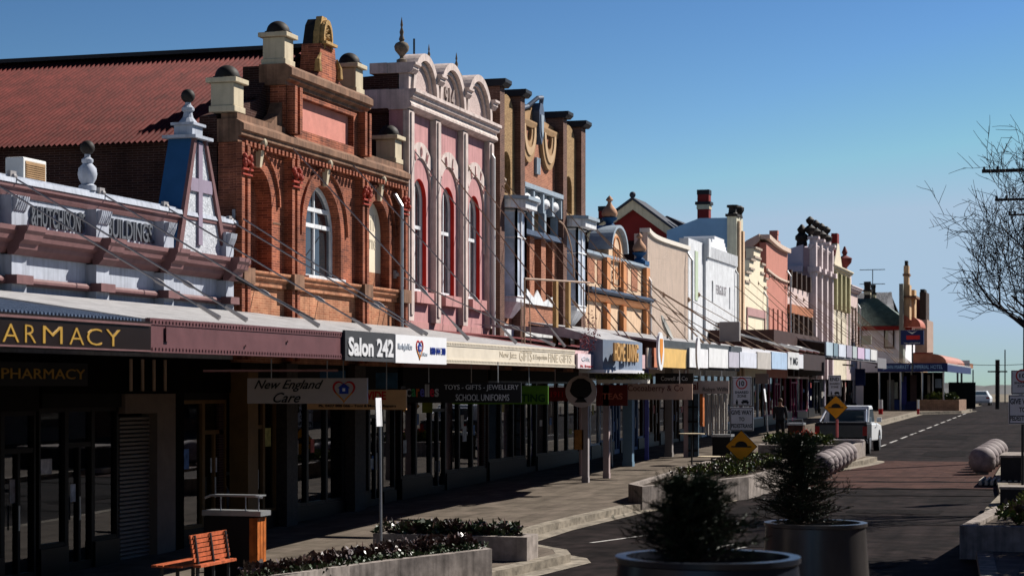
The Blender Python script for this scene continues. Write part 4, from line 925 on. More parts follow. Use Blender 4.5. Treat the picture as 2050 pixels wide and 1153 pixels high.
# ================================================================ 16 hotel
HX = -13.9
B = thing('corner_hotel', (HX, 150, 2), 'ornate tan corner hotel with stepped chimneys, a dark parapet and curved red roofs', 'hotel')
hp = lambda px, py: PX(px, py, HX)
hs = M('tan sandstone', (.55, .36, .2), .8, .18, 2, .2, streak=.2); hd = M('grey green side wall', (.2, .21, .18), .8, .1)
y0 = 143.5; y1 = 172; zb = 2
MB().box(HX-6, HX, 155, y1, 1.9, 7.6).build('wall', hs, B)
def blk_(name, pa, pb, pt, m, dx=0, dep=1.2, zl=7.61):
    ya = hp(pa, 600)[0]; yb = hp(pb, 600)[0]; zt_ = hp((pa+pb)/2, pt)[1]
    return MB().box(HX-dep, HX+dx, ya, yb, zl, zt_).build(name, m, B)
x0, z1 = PY(1800, 568, 143.4); x1, _ = PY(1808, 568, 143.4); MB().box(x0, x1, 143.4, 145, 4, z1).build('stair_tower', hd, B)
X_ = lambda p, q, Y=144.: PY(p, q, Y)
def px_blk(name, pa, pb, pt, pbm, m, Y=144., d=1.5):
    x0, z1 = PY(pa, pt, Y); x1, z0 = PY(pb, pbm, Y); return MB().box(x0, x1, Y, Y+d, z0, z1).build(name, m, B)
px_blk('turret', 1807, 1821, 570, 640, hs); px_blk('turret', 1822, 1831, 580, 640, hs, 146); px_blk('chimney', 1809, 1819, 532, 569.8, hs, 144.3, .8)
px_blk('chimney_cap', 1807, 1821, 548, 552, stone, 144.2, 1); px_blk('chimney_top', 1811, 1817, 522, 531.8, dark, 144.4, .6)
px_blk('cornice', 1805, 1834, 592, 596, stone, 143.8, 3)
px_blk('dark_parapet', 1841, 1854, 585, 640, bbk, 158, 3); px_blk('dark_parapet_block', 1842, 1851, 579, 584.8, dark, 158.2, 2); px_blk('wall_wing', 1828, 1856, 640, 740, M('dull brown render', (.36, .25, .2), .85, .15), 157.9, 6)
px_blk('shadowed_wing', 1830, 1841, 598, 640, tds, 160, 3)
for pa, pb, pt in ((1811, 1828, 632), (1828, 1846, 636)):
    x0, z1 = PY(pa, pt, 145.); x1, z0 = PY(pb, 655, 145.); r = (x1-x0)
    MB().py([(x0, z0), (x1, z0)]+[(x0+r*math.cos(a)*1., z0+(z1-z0)*math.sin(a)) for a in [math.pi/2*k/8 for k in range(1, 9)]], 143.9-(.3 if pa > 1820 else 0), 148).build('curved_roof', M('orange red curved iron', (.42, .12, .07), .6, .2), B)
# hotel veranda with end fascia
VY = 139.6; x0, zf1 = PY(1757, 727, VY); x1, zf0 = PY(1897, 744, VY)
V = thing('hotel_veranda', ((x0+x1)/2, VY+10, 2), 'hotel veranda with a navy blue end fascia, thin posts and dark doorways under it', 'veranda')
navy = M('navy sign', (.008, .018, .1), .45, .08, bump=0)
f = board('fascia_sign', None, None, 'y', x0, x1, zf0, zf1, VY, navy, [('JOHN MARKET & IMPERIAL HOTEL', .08, .93, .2, .78, M('pale blue ink', (.3, .5, .75), bump=0), .0)], parent=V)
MB().box(x0, x1, VY+.06, VY+26, zf1-.1, zf1).build('veranda_roof', corrw, V); MB().box(x1-.12, x1, VY+.06, VY+26, zf0, zf1-.101).build('side_fascia', navy, V)
cr = M('copper red iron', (.4, .15, .09), .5, .2, 3)
c0, cz0 = PY(1829, 727, VY+1); c1, cz1 = PY(1896, 708, VY+1)
MB().py([(c0, cz0), (c1, cz0)]+[(c1-1.0+1.0*math.cos(a), cz0+(cz1-cz0)*math.sin(a)) for a in [math.pi/2*k/8 for k in range(1, 9)]]+[(c0, cz1)], VY+.4, VY+20).build('curved_roof', cr, V)
mb = MB().box(c0, c1-.9, VY+.35, VY+.39, cz1, cz1+.08); mb.build('roof_edge', rd, V)
for k in range(7):
    p = 1760+k*21.5; x, _ = PY(p, 740, VY+.2+k%2*4)
    MB().tube([(x, VY+.2+k%2*4, 1.95), (x, VY+.2+k%2*4, zf0)], .06, 8).build('post', galv, V)
x0b, _ = PY(1757, 0, 144.); x1b, _ = PY(1888, 0, 144.); MB().box(x0b-1, x1b, 144., 144.2, 1.9, zf0).build('shaded_wall', shade, V)  # near-black wall paints the deep shade under the veranda
for (pa, pb, q0, q1, c_) in ((1776, 1790, 760, 830, (.16, .15, .14)), (1790, 1797, 765, 798, (.4, .42, .35)), (1801, 1815, 753, 810, (.03, .035, .2)), (1822, 1835, 750, 812, (.06, .03, .03)), (1778, 1812, 800, 830, (.01, .035, .16)), (1812, 1840, 803, 826, (.01, .02, .1)), (1857, 1862, 750, 815, (.3, .25, .2)), (1872, 1884, 758, 776, (.2, .25, .3))):
    xa, z1 = PY(pa, q0, 143.7); xb, z0 = PY(pb, q1, 143.7); z0 = max(z0, 1.97)
    MB().box(xa, xb, 143.6+.02*pa % 1*.3, 143.95, z0, z1).build('wall_panel', M('panel%d' % pa, c_, .5, .15), V)
# ================================================================ beyond the hotel
B = thing('service_station_canopy', (-9.5, 185, 2), 'flat orange edged canopy on thin posts beyond the hotel', 'canopy')
x0, z1 = PY(1902, 727, 180.); x1, z0 = PY(1940, 736, 180.); MB().box(x0, x1, 180, 186, z0, z1).build('canopy_roof', M('brown orange fascia', (.3, .12, .05), .6, .1), B)
MB().box(x0+1.0, x0+1.7, 179.9, 179.95, z0-.02, z1+.25).build('sign_box', greys, B)
for p in (1917, 1925): x, _ = PY(p, 0, 180.5); MB().tube([(x, 180.5, 2), (x, 180.5, z0)], .1).build('post', steel, B)
x0, z1 = PY(1899, 765, 160.); x1, _ = PY(1953, 765, 160.); B = tag(MB().box(x0, x1, 160, 160.15, 1.9, z1).build('dark_fence', M('dark panel fence', (.01, .012, .012), .7, .2)), 'dark solid fence beside the road beyond the hotel', 'fence')
x0, z1 = PY(1953, 770, 200.); x1, _ = PY(2060, 768, 200.); B = tag(MB().box(-9.6, 6, 236, 236.2, 1.9, 4.0).build('grey_fence', M('pale grey fence', (.23, .23, .24), .8, .3, .6)), 'long pale grey fence closing the far end of the street', 'fence')

for i, (o, y0, y1) in enumerate(BLD):
    zt_ = (0, 8.3, 10.3, 0, 7.9, 9.2, 9.2, 0, 8.5, 10, 8, 0, 10, 9.5)[i] if i < 14 else 0
    if zt_: y = y1-.35 if i != 1 else 45.85; MB().tube([(XF+.24, y, 4.8), (XF+.24, y, zt_-.3), (XF+.05, y, zt_)], .05, 8).build('downpipe', galv if i % 2 else wmetal, o)
# ================================================================ street awnings
def awning(label, y0, y1, zb, zt, fm, rm, x=XA, rise=.55, rivet=None, joist=1.1, xb=XF+.37, corr=False, zb2=None, zt2=None):
    A = thing('street_awning', ((x+xb)/2, (y0+y1)/2, zb), label, 'awning', 'awnings along the shop row')
    zb2 = zb if zb2 is None else zb2; zt2 = zt if zt2 is None else zt2
    MB().pris([(x-.06, y0, zb), (x, y0, zb), (x, y0, zt), (x-.06, y0, zt)], [(x-.06, y1, zb2), (x, y1, zb2), (x, y1, zt2), (x-.06, y1, zt2)]).build('fascia', fm, A)
    MB().pris([(x-.062, y0, zt-.07), (x-.062, y0, zt-.01), (xb, y0, zt+rise), (xb, y0, zt+rise-.06)], [(x-.062, y1, zt2-.07), (x-.062, y1, zt2-.01), (xb, y1, zt2+rise), (xb, y1, zt2+rise-.06)]).build('awning_roof', rm, A)
    mb = MB(); n = max(2, int((y1-y0)/joist))
    for k in range(n+1):
        y = y0+.05+(y1-y0-.1)*k/n; mb.py([(x-.07, zb+.22), (x-.07, zt-.08), (xb, zt+rise-.07), (xb, zt+rise-.2)], y-.03, y+.03)
    mb.box(x-.16, x-.063, y0, y1, zb+.02, zb+.1); mb.box((x+xb)/2-.05, (x+xb)/2+.05, y0, y1, zb+.16, zb+.22+.02); mb.build('awning_frame', M('shade darkened brown joists', (.04, .022, .015), .7, .3), A)  # joists coloured darker to include the shade beneath the roof
    if rivet:
        mb = MB(); q = y0+.05
        mb.box(x+.001, x+.012, y0, y1, zt-.09, zt).box(x+.001, x+.012, y0, y1, zb, zb+.09)
        while q < y1: 
            for z in (zt-.06, zb+.035): mb.box(x+.012, x+.025, q, q+.035, z, z+.03)
            q += .105
        mb.build('riveted_edge', rivet, A)
    return A
def rod(A, y, za, zf, m=rodm, xa=XF+.05, xf=XA-.25, r=.016, tb=True, br=True):
    a = Vector((xa, y, za)); b = Vector((xf, y, zf)); d = b-a; e = a+d*.93
    mb = MB().tube([a, e], r, 5)
    if br: mb.tube([a+d*.91, b], [.022, .04], 4)
    if tb: mb.tube([a+d*.73, a+d*.745, a+d*.765, a+d*.78], [.02, .04, .04, .02], 6)
    o = mb.build('tie_rod', m, A)
    if br: MB().ball(tuple(a), .065, 1, 8).box(xa-.06, xa-.0, y-.09, y+.09, za-.1, za+.1).build('wall_anchor', m, o)
def rods_px(A, L, zf, m=rodm, **k):
    for p, q in L: y, z = PX(p, q, XF+.05); rod(A, y, z, zf, m, **k)
A1 = awning('black fronted pharmacy awning with a ribbed roof at the left edge of the street', 14, 24.15, 4.05, 4.47, M('black gloss fascia', (.014, .008, .007), .3, .1, bump=0), corrw, x=XA+.1)
mb = MB(); o_ = None

for ch, pa, pb in (('P', -75, -52), ('H', -42, -12), ('A', 4, 37), ('R', 49, 71), ('M', 85, 124), ('A', 138, 167), ('C', 173, 203), ('Y', 211, 240)):
    ya, za = PX(pa, 690, XA+.1); yb, _ = PX(pb, 690, XA+.1); text_into(mb, ch, (XA+.101, ya, 4.125), (0, 1, 0), (0, 0, 1), yb-ya, .21, -.012, .008)
pass; mb.build('gold_lettering', inkg, A1)
mb = MB().box(XA+.101, XA+.125, 14, 24.1, 4.41, 4.44).box(XA+.101, XA+.125, 14, 24.1, 4.07, 4.09); mb.build('fascia_trim', maroon, A1)
n = 60; mb = MB()
for k in range(110): y = 14+k*.092; mb.py([(XA+.0, 4.475), (XF+1.6, 4.475+.38), (XF+1.6, 4.475+.41), (XA, 4.505)], y, y+.04)
mb.build('roof_ribs', bgd, A1)
A2 = awning('long dusty maroon awning with riveted fascia below the pale grey and red brick buildings', 24.3, 36.9, 4.07, 4.53, maroonf, corrw, rivet=maroonf)
rods_px(A2, [(-40, 350), (27, 355), (205, 388), (333, 415), (463, 443), (474, 430)], 4.62)
MB().pris([(XF+.25, 35.9, 5.75), (XF+.33, 35.9, 5.75), (XF+.33, 36.0, 5.75), (XF+.25, 36.0, 5.75)], [(XF+1.9, 35.9, 4.9), (XF+2, 35.9, 4.9), (XF+2, 36.0, 4.9), (XF+1.9, 36.0, 4.9)]).build('strut', steel, A2)
MB().box(XA+.013, XA+.03, 24.75, 24.85, 4.22, 4.42).box(XA+.013, XA+.03, 27.4, 27.44, 4.2, 4.23).box(XA+.013, XA+.03, 29.0, 29.05, 4.3, 4.33).build('bolt_plate', maroonf, A2)
A3 = awning('cream riveted awning with faded painted lettering below the pink building', 36.95, 46.9, 4.07, 4.5, creams, corrw, rivet=creams)
rods_px(A3, [(577, 287), (697, 321), (820, 290)], 4.58); rod(A3, 46.0, 6.35, 4.6)
mb = MB()
for s, a, b, z0, z1 in (('New Jazz', 40.6, 41.9, 4.2, 4.36), ('GIFTS', 42.1, 43.1, 4.18, 4.4), ('& Emporium', 43.2, 44.4, 4.2, 4.34), ('FINE GIFTS', 44.5, 46.6, 4.18, 4.38)):
    text_into(mb, s, (XA+.001, a, z0), (0, 1, 0), (0, 0, 1), b-a, z1-z0, .0, .006)
mb.build('faded_lettering', inkt, A3)
A4 = awning('pinkish awning beside the curved blue shop box', 46.95, 56.5, 4.12, 4.5, pinks, M('dark red iron', (.13, .02, .02)), joist=1.5)
rods_px(A4, [(877, 312), (937, 336), (990, 353), (1010, 362), (1050, 395), (1085, 398), (1120, 405), (1163, 420)], 4.6, rodt)
A5 = awning('cream and orange panelled awning under the ribbed beige wall', 56.6, 70.5, 4.15, 4.98, M('dark awning edge', (.06, .07, .08), .6, .2), corrw, joist=1.6, zb2=4.45, zt2=5.03)
rods_px(A5, [(1172, 440), (1190, 455), (1215, 560), (1250, 565), (1297, 570)], 5.05, rodt)
A6 = awning('white and blue panelled awning before the white building', 70.6, 86, 4.4, 5.0, greys, corrw, joist=1.8)
rods_px(A6, [(1298, 568), (1330, 590), (1380, 600), (1400, 590), (1468, 570)], 5.05, rodt, tb=False)
A7 = awning('dark fronted awning below the cream stepped and terracotta buildings', 86.1, 93.2, 4.35, 5.05, M('dark brown fascia', (.04, .02, .018), .6, .2), M('dark red iron', (.13, .02, .02)), joist=2)
rods_px(A7, [(1485, 570), (1500, 562), (1518, 567), (1541, 553), (1551, 556), (1560, 560), (1572, 575)], 5.1, rodt, tb=False)
A8 = awning('pale awning of small white signs below the lilac grey building', 93.3, 116, 5.0, 5.72, M('dull grey fascia', (.2, .19, .2), .6, .1), corrw, joist=2)
rods_px(A8, [(1580, 590), (1595, 595), (1610, 600), (1625, 590), (1632, 592), (1640, 594), (1652, 600), (1660, 602)], 5.75, rodt, tb=False)
A9 = awning('farthest dull awning ending beside the hotel', 116.1, 121, 4.7, 5.3, M('dull grey fascia', (.2, .19, .2), .6, .1), corrw, joist=2.5)
rods_px(A9, [(1668, 604), (1676, 606), (1684, 606), (1692, 610), (1698, 612), (1704, 615), (1709, 618)], 5.2, rodt, tb=False)
# upper structures over the awning: dark box roofs
MB().box(XF+.1, XF+3.0, 86.2, 100.5, 5.3, 6.1).build('roof_box', M('dark brown box', (.05, .022, .018), .7, .2), A7)
MB().py([(XF+.1, 5.3), (XF+4.1, 5.06), (XF+4.1, 5.1), (XF+.1, 6.2)], 118, 119).build('gable_end', bbk, A8)
mb = MB(); 
for k in range(6): y = 86+k*2.2; mb.tube([(XF+.4, y, 6.2), (XA-.2, y, 5.2)], .05, 4)
mb.tube([(XF+2.5, 86, 5.6), (XA-.2, 99, 5.25)], .04, 4); mb.build('white_braces', wmetal, A7)
# ---- fascia signs
y_ = lambda p: PX(p, 700, XA+.05)[0]
SG = 'fascia signs along the awnings'
serif = M('silver lettering', (.68, .68, .7), .5, .05, bump=0)
def serif_text(parent, s, y0, z0, W, H, x, m):
    mb = MB(); text_into(mb, s, (x, y0, z0), (0, 1, 0), (0, 0, 1), W, H, .035, .015); mb.build('lettering', m, parent)
s = board('fascia_sign', 'charcoal fascia sign reading Salon 242 in pale letters', 'sign', 'x', y_(690), y_(789), 4.05, 4.56, XA+.06, M('charcoal board', (.05, .05, .055), .5, .1, bump=0), group=SG)
serif_text(s, 'Salon 242', y_(690)+.12, 4.13, y_(789)-y_(690)-.22, .32, XA+.061, serif)
s = board('fascia_sign', 'white fascia sign with a heart and house emblem and a blue phone number', 'sign', 'x', y_(790), y_(892), 4.04, 4.55, XA+.07, whites, [('1800 044 300', .66, .97, .35, .62, inkb, -.005), ('New England Care', .04, .3, .42, .7, M('pale ink', (.5, .55, .62), bump=0)), ('Aged Care', .44, .6, .25, .42, M('pale ink', (.5, .55, .62)))], group=SG)
def heart(parent, O, A, sz, Nn):
    """heart outline around a small blue house"""
    O = Vector(O); A = Vector(A); Nn = Vector(Nn); U = Vector((0, 0, 1))
    def pt(t): 
        x = .5*math.sin(t)**3; y = .42*math.cos(t)-.16*math.cos(2*t)-.06*math.cos(3*t)-.03*math.cos(4*t); return x, y
    for nm, m_, ta, tb in (('red_arc', inkr, .12, 2.0), ('red_arc', inkr, 4.3, 6.16), ('orange_arc', M('orange ink', (.7, .25, .03), bump=0), 2.0, 4.3)):
        mb = MB(); n = 14
        for i in range(n):
            q = []
            for t, k in ((ta+(tb-ta)*i/n, 1.), (ta+(tb-ta)*(i+1)/n, 1.), (ta+(tb-ta)*(i+1)/n, .84), (ta+(tb-ta)*i/n, .84)):
                x, y = pt(t); q.append(O+A*x*k*sz+U*y*k*sz)
            mb.pris(q, [v+Nn*.012 for v in q])
        mb.build(nm, m_, parent)
    P = lambda x, y: O+A*x*sz+U*(y+.04)*sz
    q = [P(-.2, -.18), P(.2, -.18), P(.2, .05), P(.28, .05), P(.0, .26), P(-.28, .05), P(-.2, .05)]; MB().pris(q, [v+Nn*.012 for v in q]).build('house_emblem', inkb, parent)
    q = [P(-.06, -.08), P(.06, -.08), P(.06, .05), P(-.06, .05)]; MB().pris([v+Nn*.0121 for v in q], [v+Nn*.014 for v in q]).build('emblem_window', inkw, parent)
heart(s, (XA+.071, (y_(790)+y_(892))/2-.15, 4.32), (0, 1, 0), .4, (1, 0, 0))
board('fascia_sign', 'pink and white fascia sign with hanging pink vine, left of the curved blue box', 'sign', 'x', y_(1156), y_(1203), 4.06, 4.42, XA+.06, M('pale pink board', (.72, .6, .64), bump=0), [('St. Emporium', .1, .85, .05, .25, inkr), ('Gift', .15, .5, .5, .8, M('pale ink', (.5, .55, .62)))], group=SG)
# curved blue box sign
Y0_, Z0_ = PX(1207, 742, XA+.3); Y1_, _ = PX(1293, 740, XA+.4); zt_ = PX(1207, 678, XA+.5)[1]; zt2 = PX(1240, 655, XA-1)[1]
K = thing('shop_box_sign', (XA+.2, (Y0_+Y1_)/2, Z0_), 'curved slate blue box projecting from the awning with tan letters reading Home Living', 'sign')
n = 12; pts = [(XA-.3, Y0_)]+[(XA+.3+.28*math.sin(math.pi*i/n), Y0_+(Y1_-Y0_)*i/n) for i in range(n+1)]+[(XA-.3, Y1_)]
sbx = M('slate blue panel', (.22, .27, .36), .5, .15, 1, .05)
MB().pz(pts, Z0_, zt_).build('box', sbx, K); o = MB().pz([(XA-.3, Y0_-.05)]+[(a+.05, b) for a, b in pts[1:-1]]+[(XA-.3, Y1_+.05)], Z0_-.05, Z0_+.03).build('rim', greys, K)
MB().pris([(a, b, zt_+.001) for a, b in pts], [(XF+1.2, b, zt_+.42) if a < XA else (a-1.0, b, zt_+.3) for a, b in pts]).build('sloping_lid', corrw, K)
mb = MB(); lya = PX(1227, 700, XA+.6)[0]; lyb = PX(1248, 700, XA+.6)[0]; lyc = PX(1252, 700, XA+.6)[0]; lyd = PX(1275, 700, XA+.6)[0]; text_into(mb, 'HOME', (XA+.6, lya, Z0_+.24), (0, 1, 0), (0, 0, 1), lyb-lya, .46, .02, .05); mb.build('letters', M('tan letters', (.6, .36, .14), .5, .1), K); mb = MB(); text_into(mb, 'LIVING', (XA+.6, lyc, Z0_+.24), (0, 1, 0), (0, 0, 1), lyd-lyc, .46, .02, .05)
mb.build('letters', M('tan letters', (.6, .36, .14), .5, .1), K)
# planter trough of greenery hung under it
def foliage(mb, cx, cy, cz, rx, ry, rz, n, s, up=.3, rnd=random):
    for _ in range(n):
        while 1:
            a, b, c = rnd.uniform(-1, 1), rnd.uniform(-1, 1), rnd.uniform(-1, 1)
            if a*a+b*b+c*c <= 1: break
        p = Vector((cx+a*rx, cy+b*ry, cz+c*rz)); d = Vector((rnd.gauss(0, 1), rnd.gauss(0, 1), rnd.gauss(up, .8))).normalized()
        e = d.cross(Vector((rnd.random(), rnd.random(), rnd.random()+.1))).normalized()*s*rnd.uniform(.25, .45); d *= s*rnd.uniform(.6, 1.3)
        mb.add([p-e*.5, p+d*.5-e, p+d, p+d*.5+e], [(0, 1, 2, 3)])
lf1 = M('dark green leaves', (.035, .06, .018), .55, .5, 8, 0, spec=.5); lf2 = M('bronze leaves', (.05, .022, .018), .4, .6, 8, 0, spec=.6); lf3 = M('yellow green leaves', (.12, .15, .03), .6, .4, 8, 0)
x0, z1 = PY(1195, 752, 51.); x1, z0 = PY(1296, 767, 51.)
K = thing('hanging_trough', (x0/2+x1/2, 51, z0), 'long white trough of trailing greenery hanging below the curved blue box', 'planter')
MB().box(x0, x1, 51, 51.3, z0, z0+.1).build('trough', M('cream coping', (.72, .66, .58)), K)
mb = MB(); rn = random.Random(3)
for k in range(12): foliage(mb, x0+(x1-x0)*(k+.5)/12, 51.1, z0+.16, .14, .2, .09, 70, .07, rnd=rn)
mb.build('greenery', lf3, K)
for p in (1205, 1290): pass
# row of fascia signs beyond
for (pa, pb, q0, q1, c_, lab, tx) in (
    (1296, 1305, 0, 0, (.75, .68, .55), 'narrow cream fascia strip right of the curved blue box', None),
    (1309, 1322, 0, 0, (.6, .22, .12), 'orange red fascia sign beside the round shield sign', None),
    (1323, 1376, 0, 0, (.75, .48, .16), 'amber yellow fascia sign between the orange and white ones', None),
    (1380, 1418, 0, 0, (.8, .8, .82), 'plain white fascia sign right of the white oval blade', None),
    (1419, 1458, 0, 0, (.78, .78, .78), 'white fascia sign with one small grey mark', None),
    (1459, 1480, 0, 0, (.5, .48, .55), 'lilac grey fascia sign between two white ones', None),
    (1481, 1515, 0, 0, (.68, .7, .78), 'pale blue white fascia sign above the speed sign', None),
    (1516, 1544, 0, 0, (.5, .46, .42), 'plain beige fascia sign left of the sky blue one', None),
    (1545, 1576, 0, 0, (.42, .55, .72), 'sky blue fascia sign left of the lettered white one', None),
    (1577, 1600, 0, 0, (.66, .66, .66), 'white fascia sign with black letters reading MG', 'Y MG')):
    ya, yb = y_(pa), y_(pb); fr = max(0, min(1, (ya-56.6)/14)); zb = PX(pa, 735 if pa < 1500 else 738, XA+.05)[1]; zt_ = PX(pa, 696 if pa < 1420 else 704, XA+.05)[1]
    board('fascia_sign', lab, 'sign', 'x', ya, yb-.1, zb, zt_, XA+.06, M('sign %d' % pa, c_, .5, .12, 2, 0), [(tx, .15, .85, .25, .7, inkk, .02)] if tx else (), group=SG)
for i, (pa, pb, c_, lab) in enumerate(((1654, 1668, (.45, .55, .62), 'blue grey fascia sign far down the row'), (1669, 1678, (.2, .28, .33), 'dark teal fascia sign far down the row'), (1679, 1694, (.66, .7, .78), 'pale blue fascia sign far down the row'), (1695, 1706, (.36, .33, .4), 'mauve grey fascia sign far down the row'), (1707, 1716, (.45, .5, .5), 'grey green fascia sign far down the row'), (1717, 1731, (.6, .45, .6), 'pink lilac fascia sign far down the row'), (1732, 1742, (.5, .55, .68), 'dull blue fascia sign far down the row'), (1743, 1756, (.68, .66, .64), 'off white fascia sign beside the navy hotel fascia'))):
    ya, yb = y_(pa), y_(pb); zb = PX(pa, 711+i*1.3, XA+.05)[1]; zt_ = PX(pa, 684+i*2.2, XA+.05)[1]
    board('fascia_sign', lab, 'sign', 'x', ya, yb-.2, zb, zt_, XA+.06, M('far sign %d' % i, c_, .5, .1, 1, 0), group=SG)
# round and oval blades
def disc(cx, cz, Y, rx, rz, m, name, label, cat='sign', t=.06, ori='y'):
    n = 28; P = [(cx+rx*math.cos(2*math.pi*i/n), cz+rz*math.sin(2*math.pi*i/n)) for i in range(n)]
    o = (MB().py(P, Y, Y+t) if ori == 'y' else MB().px(P, Y-t, Y)).build(name, m); return tag(o, label, cat)
y0 = y_(1306.5); d_ = disc(y0, 4.62, XA+.3, .4, .54, whites, 'oval_blade_sign', 'white oval sign on the awning edge with an orange shield outline', ori='x')
P = [(y0+a, 4.62+b) for a, b in ((-.2, .35), (.2, .35), (.2, 0), (0, -.38), (-.2, 0))]; MB().px(P, XA+.301, XA+.31).build('shield_mark', M('orange ink', (.7, .25, .03)), d_)
disc(y_(1380), 4.66, XA+.35, .28, .5, whites, 'oval_blade_sign', 'plain white oval sign between the amber and white fascia signs', ori='x')
# satellite dish and blank box on the awnings
Yd, Zd = PX(1336, 655, XA-1.6)
K = thing('satellite_dish', (XA-1.6, Yd, 4.9), 'grey satellite dish tilted on a stub mast above the awning', 'satellite dish')
mb = MB(); c = Vector((XA-1.6, Yd, Zd)); nrm = Vector((.9, .05, .42)).normalized(); u = nrm.cross(Vector((0, 0, 1))).normalized(); v = nrm.cross(u); n = 20; V_ = [c-nrm*.12]; F_ = []
for rr, dp in ((.2, -.08), (.4, 0.)):
    for i in range(n): a = 2*math.pi*i/n; V_.append(c+u*rr*math.cos(a)+v*rr*1.15*math.sin(a)+nrm*dp)
for i in range(n): F_ += [(0, 1+i, 1+(i+1) % n), (1+i, 1+n+i, 1+n+(i+1) % n, 1+(i+1) % n)]
V2 = [p-nrm*.02 for p in V_]; mb.add(V_, F_).add(V2, [f[::-1] for f in F_]); mb.build('dish', M('weathered grey dish', (.28, .28, .26), .7, .15), K, True)
MB().tube([(XA-1.6, Yd, 4.95), (XA-1.6, Yd, Zd-.2), c-nrm*.12], .03).tube([c-v*.3, c+nrm*.4], .012).build('mount', steel, K)
Yb, Zb = PX(1440, 680, XA-.4); x0, z1 = PY(1440, 644, Yb); x1, z0 = PY(1480, 683, Yb)
o = tag(MB().box(x0, x1, Yb, Yb+.3, z0, z1).build('sign_back', M('grey sign back', (.3, .27, .26), .6, .06), bev=.02), 'blank grey sign box seen from behind on the awning by the white building', 'sign box')
# blue illuminated box over hotel
x0, z1 = PY(1803, 661, 137.5); x1, z0 = PY(1849, 690, 137.5)
K = board('roof_sign', 'navy square sign with a red band and white crossed wings above the hotel veranda', 'sign', 'y', x0, x1, z0, z1, 137.5, navy, [('WAREHOUSE', .25, .8, .42, .58, M('pale pink ink', (.7, .3, .35), bump=0), .02), ('FAMILY CUSTOM DEALER', .15, .85, .08, .15, inkw)], thick=.3)
MB().box(x0+.25*(x1-x0), x0+.84*(x1-x0), 137.485, 137.4995, z0+.36*(z1-z0), z0+.64*(z1-z0)).build('red_band', inkr, K)
mb = MB(); cx = (x0+x1)/2; mb.py([(cx-.35, z0+.97*(z1-z0)), (cx, z0+.74*(z1-z0)), (cx+.35, z0+.97*(z1-z0)), (cx, z0+.82*(z1-z0))], 137.485, 137.4995); mb.build('wing_emblem', inkw, K)
MB().tube([((x0+x1)/2, 137.7, 4.6), ((x0+x1)/2, 137.7, z0)], .06).build('stem', steel, K)
x0, z1 = PY(1725, 672, 128.); x1, z0 = PY(1744, 690, 128.); tag(MB().box(x0, x1, 128, 128.2, z0, z1).build('sign_back', M('olive sign back', (.4, .42, .32), .6, .1)), 'small blank olive sign box on the far awning', 'sign box')
# timber and steel scaffold uprights on the pink awning
K = thing('awning_scaffold', (XA-1.5, 50, 4.6), 'rusty scaffold frame with two tan uprights standing on the awning before the brown brick building', 'scaffold')
rt_ = M('rusty tan timber', (.33, .2, .08), .8, .2, 6)
for p, zt_p, zb_p in ((1112, 563, 695), (1137, 565, 695)):
    yy, zz = PX(p, zt_p, XA-1.2); MB().box(XA-1.25, XA-1.15, yy-.1, yy+.1, 4.7, zz).build('upright', rt_, K)
mb = MB(); ya, za = PX(1050, 558, XA-1.2); yb, zb = PX(1180, 566, XA-1.2); mb.tube([(XA-1.2, ya, za), (XA-1.2, yb, zb)], .03).tube([(XA-1.2, ya, za), (XA-1.2, ya, 4.6)], .02)
for p, q in ((1043, 600), (1060, 600), (1168, 570), (1178, 570), (1192, 570)):
    yy, zz = PX(p, q, XA-1.2); mb.tube([(XA-1.2, yy, zz), (XA-1.2, yy+.1, 4.6)], .014)
mb.build('rails', rodt, K)
mb = MB(); yc, zc = PX(1120, 560, XA-1.2); arcband(mb, yc, zc-.0, 1.5, 1.53, XA-1.22, XA-1.19, 16, .1, 1.6); mb.build('curved_rail', rodt, K)
# pink vine over the awning edge
mb = MB(); yy, zz = PX(1185, 690, XA); foliage(mb, XA, yy, zz+.05, .2, 1.2, .25, 260, .06, rnd=random.Random(5)); foliage(mb, XA-.1, yy+.3, zz+.4, .15, .4, .5, 200, .05, rnd=random.Random(6))
tag(mb.build('climbing_vine', M('dusty pink vine', (.25, .07, .08), .8, .4, 9, 0)), 'dusty pink vine clinging to the awning edge left of the blue box', 'vine')
# ---- hanging under-awning signs (they face down the street)
def hang(label, Y, pa, pb, q0, q1, m, tx=(), zt=4.12, th=.05, rods=True, group='signs hanging under the awnings'):
    x0, z1 = PY(pa, q0, Y); x1, z0 = PY(pb, q1, Y)
    s = board('hanging_sign', label, 'sign', 'y', x0, x1, z0, z1, Y, m, tx, thick=th, group=group)
    if rods and z1 < zt:
        mb = MB()
        for f in (.2, .8): x = x0+(x1-x0)*f; mb.tube([(x, Y+th/2, z1-.01), (x, Y+th/2, zt)], .012, 5)
        mb.build('hanger', galv, s)
    return s, x0, x1, z0, z1
dgs = M('dull white board', (.5, .42, .39), .5, .06, bump=0)
s, x0, x1, z0, z1 = hang('dull white hanging sign reading New England Care with a heart and house emblem', 34, 495, 735, 757, 808, dgs, [('New England', .06, .64, .47, .93, inkk, .006, .5), ('Care', .22, .45, .04, .43, inkk, .006, .5)])
heart(s, (x0+.81*(x1-x0), 33.998, (z0+z1)/2+.01), (1, 0, 0), .44, (0, -1, 0))
MB().box(x0-.9, x1-.6, 34.02, 34.1, z1+.12, z1+.16).build('hanger_rail', pinkl, s)
hang('orange and cream hanging sign ending in WIDE, partly hidden behind the white care sign', 36.5, 615, 813, 780, 820, M('orange cream board', (.6, .33, .15), .5, .12, bump=0), [('WIDE', .56, .8, .5, .92, inkr, .03), ('Ph. 0427 888 066 - Tool & Mower Repairs', .12, .9, .08, .26, inkk, .01)])
